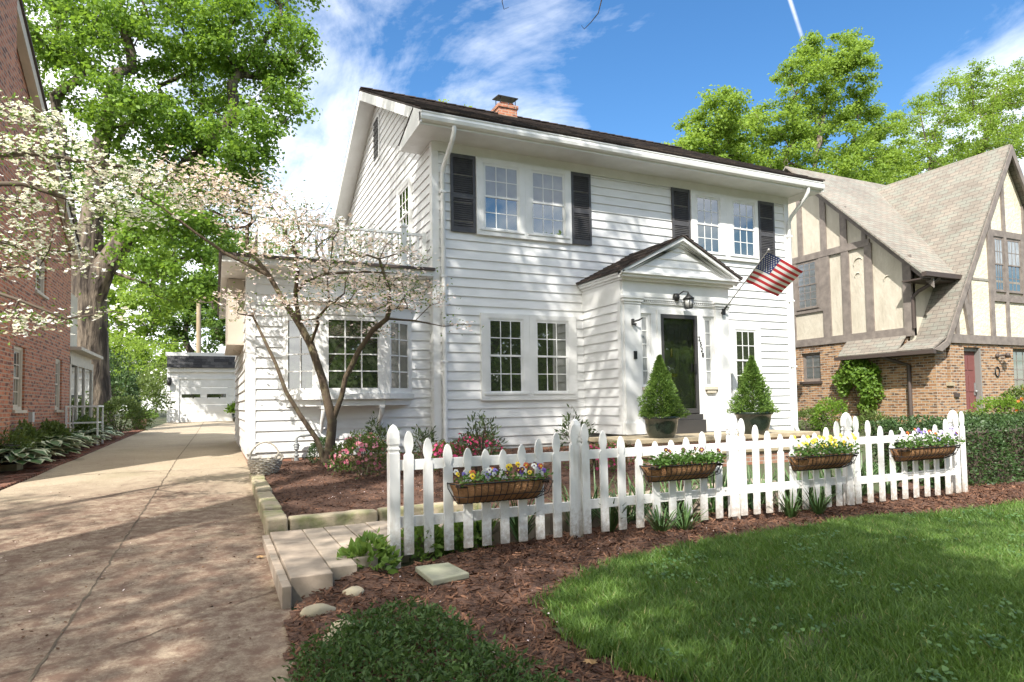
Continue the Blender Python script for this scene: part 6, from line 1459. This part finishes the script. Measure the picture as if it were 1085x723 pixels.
# hedge by the right end of the fence
def hedge(label, x0, x1, y0, y1, h, n, seed):
    r = np.random.default_rng(seed); t = thing('hedge', label, 'hedge', ((x0+x1)/2, (y0+y1)/2, 0)); zb = float(gz((x0+x1)/2, (y0+y1)/2)) - .05
    f = r.uniform(0, 1, n); x = r.uniform(x0, x1, n); y = r.uniform(y0, y1, n); z = zb + r.uniform(0, h, n); Nn = np.zeros((n, 3)); dp = r.exponential(.06, n)
    k = f < .42; y[k] = y0 + dp[k]; Nn[k] = (0, -1, .3); k = (f >= .42) & (f < .72); z[k] = zb + h - dp[k]; Nn[k] = (0, 0, 1); k = (f >= .72) & (f < .88); x[k] = x0 + dp[k]; Nn[k] = (-1, 0, .3)
    bul = .05*(np.sin(x*4.1 + z*3) + np.sin(x*7.7 - y*5 + z*6) * .6)
    P = np.stack([x, y, z], 1) + Nn*bul[:, None]; V, F = leaf_quads(P, Nn + r.normal(0, .75, (n, 3)), r.uniform(.03, .065, n), .55, .12, r)
    mesh_np('foliage', V, F, m_box, t, var=np.repeat(np.clip(r.beta(1.6, 2, n) + .12*Nn[:, 2], 0, 1), 4))
    b = MB(); b.box((x0 + .16, y0 + .16, zb), (x1 - .16, y1 - .16, zb + h - .18)); b.build('branch_mass', m_twig, t)
hedge('dense dark clipped hedge running right from the end of the fence', 9.75, 16.5, 5.95, 7.3, 1.0, 26000, 5)
# planting at the half-timbered house
vn = thing('climbing_vine', 'bushy green vine trained on the tan brick wall under the pent roof', 'vine', (TX - .15, 13.0, .6))
r = np.random.default_rng(9)
lob = [(np.array([TX - .2, 13.1, 2.30]), .42), (np.array([TX - .2, 12.75, 2.0]), .45), (np.array([TX - .2, 12.6, 1.55]), .36), (np.array([TX - .2, 13.45, 1.95]), .34), (np.array([TX - .2, 12.75, 1.15]), .26), (np.array([TX - .2, 13.5, 1.6]), .2)]
P = lobes_points(lob, 2600, r); P[:, 0] = np.minimum(P[:, 0], TX - .03); V, F = flat_leaves(P, r.normal(0, .5, (len(P), 3)) + np.array([-.6, -.4, .4]), r.uniform(.06, .12, len(P)), .7, r); mesh_np('foliage', V, F, m_maple, vn, var=np.repeat(r.beta(2, 2, len(P)), 4))
b = MB()
for k in range(9):
    y0_ = 13.05 + r.normal(0, .1); b.tube([(TX - .06, y0_, .5), (TX - .1, y0_ + r.normal(0, .15), 1.2), (TX - .14, y0_ + r.normal(0, .3), 1.8), (TX - .2, y0_ + r.normal(0, .4), 2.3)], [.02, .016, .012, .006], 5)
b.build('stem', plain('dead_vine', (.20, .13, .08), .9), vn)
GT = 'shrubs planted along the half-timbered house'
for i, (u, v, Y, q, lab) in enumerate(((858, 452, 12.8, (.6, .5, .5), 'low dark shrub against the white house corner board'), (880, 445, 12.2, (.5, .45, .5), 'bright green shrub at the foot of the vine'), (925, 455, 11.3, (.6, .5, .4), 'low spreading shrub under the brown downpipe'), (1062, 440, 9.6, (.75, .6, .42), 'flowering bush behind the hedge'), (1035, 452, 9.4, (.5, .5, .3), 'low shrub below the red door'), (1085, 430, 9.4, (.5, .5, .45), 'bush with orange blooms at the right edge behind the hedge'))):
    p = at(u, v, Y); shrub(lab, 'shrub', 'garden_shrub', (p[0], Y, p[2]), q, 1700, .07, m_maple if i in (1, 3) else m_azl, 50 + i, 14 if i == 5 else 0, leafmat('orange_bloom', (.6, .16, .03), (.8, .3, .08)) if i == 5 else None, .08, GT)
# plants along the brick house: hostas, fern in a pot, shrubs
m_hosta = plain('hosta_green', (.09, .18, .06), .45, (.04, .09, .03), 20); m_hostaw = plain('hosta_margin', (.55, .60, .42), .5)
m_hostag = leafmat('hosta_light', (.10, .19, .035), (.22, .34, .08), trans=.35)
def hosta(x, y, z, rad, n, label, seed, mats, group, name='hosta'):
    r = np.random.default_rng(seed); b = MB()
    for k in range(n):
        ph = r.uniform(0, 2*np.pi); tilt = r.uniform(.1, 1.2); L_ = rad*r.uniform(.5, .75); st = rad*.55*r.uniform(.4, 1); w = L_*.33
        o = np.array([x, y, z + .02]); d = np.array([math.cos(ph), math.sin(ph), 0]); s = np.array([-math.sin(ph), math.cos(ph), 0]); p0 = o + d*st*math.sin(tilt) + Z*(st*math.cos(tilt) + .06)
        vs = []
        for i, (t_, ww) in enumerate(((0, .15), (.3, .9), (.65, 1.), (1, .08))):
            c = p0 + d*L_*t_ + Z*(L_*(.35*t_ - .55*t_*t_)*(1.2 - .5*tilt)); 
            for q in (-1, -.62, .62, 1): vs.append(c + s*w*ww*q + Z*abs(q)*w*.25)
        fs = [(i*4 + j, i*4 + j + 1, (i+1)*4 + j + 1, (i+1)*4 + j) for i in range(3) for j in range(3)]
        for i, f in enumerate(fs): b.add([vs[m] for m in f], [(0, 1, 2, 3)], 0 if i % 3 == 1 else 1)
    o = b.build(name, mats, None, loc=(x, y, z)); return tag(o, label, 'hosta', group)
GH = 'variegated hostas edging the brick house'
HL = ['variegated hosta nearest the fern pot', 'variegated hosta second from the fern pot', 'large variegated hosta by the first brick window', 'variegated hosta behind the large one', 'variegated hosta halfway along the brick wall', 'smaller variegated hosta against the brick edging', 'variegated hosta before the second brick window', 'variegated hosta below the potting table', 'variegated hosta right of the potting table', 'last variegated hosta by the olive shrub']
for i, lab in enumerate(HL):
    y = 13.4 + i*1.0; x = -2.98 - .10*(i % 2); hosta(x, y, float(drive(y)), .58 if i != 2 else .66, 40, lab, 80 + i, [m_hosta, m_hostaw], GH)
for i, (y, lab) in enumerate(((15.3, 'dark green plants at the brick wall behind the hostas'), (17.6, 'dark green plants under the second brick window'), (21.6, 'dark green plants beside the rear porch'))):
    shrub(lab, 'shrub', 'wall_shrub', (-3.28, y, float(drive(y)) + .3), (.22, .9, .33), 1500, .09, m_azl, 90 + i, group='dark plants against the brick house wall', lump=.2)
fp = thing('potted_fern', 'fern in a dark pot on a block at the brick house wall', 'potted plant', (-3.2, 13.6, .36))
b = MB(); b.box((-3.4, 13.4, .3), (-3.02, 13.8, .48)); b.build('stone_block', m_flag, fp)
b = MB(); b.lathe((-3.21, 13.6, .481), [(0, 0), (.13, 0), (.19, .28), (.21, .29), (.21, .33), (.17, .33), (.17, .3), (0, .3)], 18); b.build('pot', m_blackmetal, fp)
n = 700; d = r.normal(0, 1, (n, 3)); d[:, 2] = abs(d[:, 2])*.6; d /= np.linalg.norm(d, axis=1, keepdims=True); q = r.uniform(.1, .42, n); P = np.array([-3.21, 13.6, .80]) + d*q[:, None] - np.array([0, 0, .6])*(q**2)[:, None]
V, F = leaf_quads(P, d + r.normal(0, .6, (n, 3)), r.uniform(.05, .09, n), .35, .1, r); mesh_np('foliage', V, F, m_azl, fp, var=np.repeat(r.uniform(0, 1, n), 4))
shrub('olive green rounded shrub beyond the potting table', 'shrub', 'garden_shrub', (-2.9, 25.0, 1.05), (.95, .9, .65), 3000, .09, m_azl, 95)
for i, (u, v, Y, q, lab) in enumerate(((120, 420, 31, (1.0, 1., .9), 'dark bush at the foot of the maple'), (150, 425, 34, (1.2, 1., .9), 'dark bush left of the garage corner'), (165, 415, 40, (1.4, 1.2, 1.3), 'flowering bush beside the garage wall'), (105, 400, 36, (1.5, 1.2, 1.4), 'broad bush behind the maple trunk'), (135, 390, 42, (2.0, 1.5, 1.8), 'tall light bush behind the maple'))):
    p = at(u, v, Y); shrub(lab, 'shrub', 'garden_shrub', (p[0], Y, p[2]), q, 2200, .14, (m_box, m_azl, m_azl, m_box, m_maple2)[i], 100 + i, 80 if i == 2 else 0, m_bractw, .12, 'bushes left of the garage', lump=.2)
pp = thing('potted_plant', 'terracotta pot of yellow green foliage at the driveway edge', 'potted plant', (-2.55, 28.3, .6))
b = MB(); b.lathe((-2.6, 28.3, .6), [(0, 0), (.19, 0), (.27, .36), (.30, .37), (.30, .44), (.25, .44), (.25, .4), (0, .4)], 18); b.build('pot', plain('old_terracotta', (.36, .26, .2), .85), pp)
n = 900; d = r.normal(0, 1, (n, 3)); d[:, 2] = abs(d[:, 2]); d /= np.linalg.norm(d, axis=1, keepdims=True); V, F = leaf_quads(np.array([-2.6, 28.3, 1.05]) + d*r.uniform(.1, .5, (n, 1))*np.array([1.25, 1.1, .8]), d + r.normal(0, .5, (n, 3)), r.uniform(.08, .16, n), .4, .1, r); mesh_np('foliage', V, F, m_hostag, pp, var=np.repeat(r.uniform(0, 1, n), 4))
pp = thing('potted_plant', 'dark pot of leafy green foliage by the garage door corner', 'potted plant', (1.02, 35.3, .7))
b = MB(); b.lathe((1.02, 35.3, .7), [(0, 0), (.2, 0), (.27, .42), (.25, .42), (0, .38)], 18); b.build('pot', m_urn, pp)
n = 700; d = r.normal(0, 1, (n, 3)); d[:, 2] = abs(d[:, 2]); d /= np.linalg.norm(d, axis=1, keepdims=True); V, F = leaf_quads(np.array([1.02, 35.3, 1.2]) + d*r.uniform(.1, .5, (n, 1)), d + r.normal(0, .5, (n, 3)), r.uniform(.10, .18, n), .6, .1, r); mesh_np('foliage', V, F, m_maple, pp, var=np.repeat(r.uniform(0, 1, n), 4))
# low plants along the fence
GL = 'light green leafy clumps at the first fence post'
for i, (x, y, q, lab) in enumerate(((1.14, 5.30, .22, 'light green leafy clump left of the first fence post'), (1.72, 5.74, .25, 'light green leafy clump behind the first two pickets'), (2.12, 5.78, .22, 'light green leafy clump behind the third picket'))):
    shrub(lab, 'plant', 'leafy_plant', (x, y, float(gz(x, y)) + .10), (q, q*.85, .15), 420, .085, m_hostag, 120 + i, group=GL, asp=.5, woody=False, lump=.2)
def strap(x, y, n, L_, label, seed, group='strap leaved daylilies along the fence'):
    r = np.random.default_rng(seed); b = MB(); z = float(gz(x, y)) + .01
    for k in range(n):
        ph = r.uniform(0, 2*np.pi); d = np.array([math.cos(ph), math.sin(ph), 0]); s = np.array([-d[1], d[0], 0]); l = L_*r.uniform(.6, 1.1); lean = r.uniform(.3, .9); w = .009; o = np.array([x, y, z]) + d*r.uniform(0, .05)
        vs = []
        for t_, ww in ((0, 1), (.35, 1), (.7, .8), (1, .1)):
            c = o + d*l*lean*t_ + Z*l*(1.15*t_ - .75*lean*t_*t_); vs += [c - s*w*ww, c + s*w*ww]
        b.add(vs, [(0, 1, 3, 2), (2, 3, 5, 4), (4, 5, 7, 6)])
    o = b.build('daylily', m_strap, None, loc=(x, y, z)); return tag(o, label, 'daylily', group)
m_strap = plain('strap_leaf', (.055, .11, .03), .45, (.09, .17, .05), 30)
for i, (x, y, lab) in enumerate(((2.35, 5.85, 'daylily clump behind the first trough, left'), (2.75, 5.85, 'daylily clump behind the first trough, right'), (3.75, 5.75, 'daylily clump behind the pickets left of the second trough'), (4.1, 5.36, 'daylily clump spilling before the pickets under the second trough'), (4.42, 5.40, 'daylily clump right under the second trough'), (4.75, 5.9, 'daylily clump behind the right end of the second trough'), (5.6, 5.9, 'daylily clump behind the third fence post'), (5.95, 5.40, 'daylily clump before the pickets left of the third trough'), (6.35, 5.38, 'daylily clump under the yellow pansies'), (6.75, 5.9, 'daylily clump behind the yellow pansies'), (7.6, 5.95, 'daylily clump behind the fourth fence post'))):
    strap(x, y, 46, .40 if y < 5.6 else .55, lab, 130 + i)
for i in range(26):
    x = 3.5 + i*.21; strap(x, 6.05 + .25*((i*7) % 3)/2, 30, .62, 'dark daylily foliage filling the bed behind the fence', 160 + i, 'dark daylilies behind the fence')
# ground cover in the foreground
GC = [(.40, 3.62), (.36, 3.2), (.30, 2.5), (1.55, 2.4), (1.42, 2.85), (1.28, 3.15), (1.28, 3.5), (1.2, 3.95), (1.0, 4.12), (.82, 4.0), (.60, 3.75)]
r = np.random.default_rng(17); n = 30000; x = r.uniform(.25, 2.0, n); y = r.uniform(2.2, 4.2, n); k = inpoly(x + r.normal(0, .05, n), y + r.normal(0, .05, n), GC); x = x[k]; y = y[k]
dens = wob(x, y, 5) + wob(x + 2, y, 9)*.6; k = r.uniform(-1.6, 1, len(x)) < dens + .55 - 1.6*np.clip((x - 1.2)/.5, 0, 1)*(y < 3.6); x = x[k]; y = y[k]; n = len(x)
hgt = .05 + .10*np.clip(1 - ((x - .85)/.75)**2, 0, 1)*np.clip(1 - ((y - 3.3)/1.1)**2, 0, 1) + .02*wob(x, y, 8)
z = gz(x, y) + .01 + hgt*r.uniform(.35, 1.15, n); D = np.stack([r.normal(0, .8, n), r.normal(-.1, .8, n), r.uniform(.1, 1., n)], 1)
V, F = leaf_quads(np.stack([x, y, z], 1), D, r.uniform(.022, .05, n), .36, .14, r)
m_gcl = leafmat('ground_cover_leaf', (.035, .075, .02), (.12, .20, .06), trans=.25)
o = mesh_np('ground_cover', V, F, m_gcl, var=np.repeat(np.clip(r.beta(2, 2.4, n) + 1.2*(z - gz(x, y) - .08), 0, 1), 4)); tag(o, 'dense leafy green ground cover in the near corner of the mulch', 'ground cover', kind='stuff')
# leaf litter and grit on the driveway
n = 2600; x = np.concatenate([r.normal(-.75, .85, 1800), r.uniform(-2.6, .45, 800)]); y = np.concatenate([r.normal(6.2, 2.0, 1800), r.uniform(2.5, 16, 800)]); k = (x > LX(y) + .02) & (x < RX(y) - .02) & (y > 2); x = x[k]; y = y[k]; n = len(x)
V, F = flat_leaves(np.stack([x, y, drive(y) + .005], 1), np.stack([r.normal(0, .25, n), r.normal(0, .25, n), np.ones(n)], 1), r.gamma(1.6, .005, n) + .004, .55, r)
m_lit = leafmat('leaf_litter', (.10, .055, .035), (.26, .16, .10), trans=0, rough=.95, gloss=.1)
o = mesh_np('leaf_litter', V, F, m_lit, var=np.repeat(r.beta(1.2, 2.5, n), 4)); tag(o, 'brown crumbs of leaf litter on the driveway', 'leaf litter', kind='stuff')
# fallen petals, scattered white bits and a few dry leaves
n = 420; x = np.concatenate([r.uniform(-2.2, .4, 90), r.uniform(.5, 5, 180), r.uniform(1.2, 3.2, 150)]); y = np.concatenate([r.uniform(3.2, 12, 90), r.uniform(3.2, 5.4, 180), r.uniform(8.2, 10, 150)])
z = np.where(x < .42, drive(y) + .006, gz(x, y) + .045 + np.where(y > 6.8, .05, 0)); V, F = flat_leaves(np.stack([x, y, z], 1), np.stack([r.normal(0, .3, n), r.normal(0, .3, n), np.ones(n)], 1), r.uniform(.008, .022, n), .7, r)
o = mesh_np('fallen_petals', V, F, m_bract, var=np.repeat(r.uniform(0, 1, n), 4)); tag(o, 'pale petals fallen on the driveway and mulch', 'petals', kind='stuff')
m_dry = plain('dry_leaf', (.36, .22, .10), .8)
for i, (x, y, lab) in enumerate(((1.72, 2.86, 'dry tan leaf on the mulch by the tip of the lawn'), (.36, 6.05, 'curled dry leaf on the driveway by the paver edge'))):
    b = MB(); rr = np.random.default_rng(i); zz_ = float(gz(x, y)) + .05 if x > .45 else float(drive(y)) + .01
    P = [(x + .05*q*math.cos(t_), y + .05*q*math.sin(t_), zz_ + .012*rr.uniform(0, 1)) for t_, q in zip(np.linspace(0, 2*np.pi, 15)[:-1], [1, .45, .9, .4, .8, .4, .7, .35, .7, .4, .8, .4, .9, .45])]
    b.add([(x, y, zz_ + .02)] + P, [(0, 1 + k, 1 + (k+1) % 14) for k in range(14)]); tag(b.build('dry_leaf', m_dry, None, loc=(x, y, zz_)), lab, 'leaf')
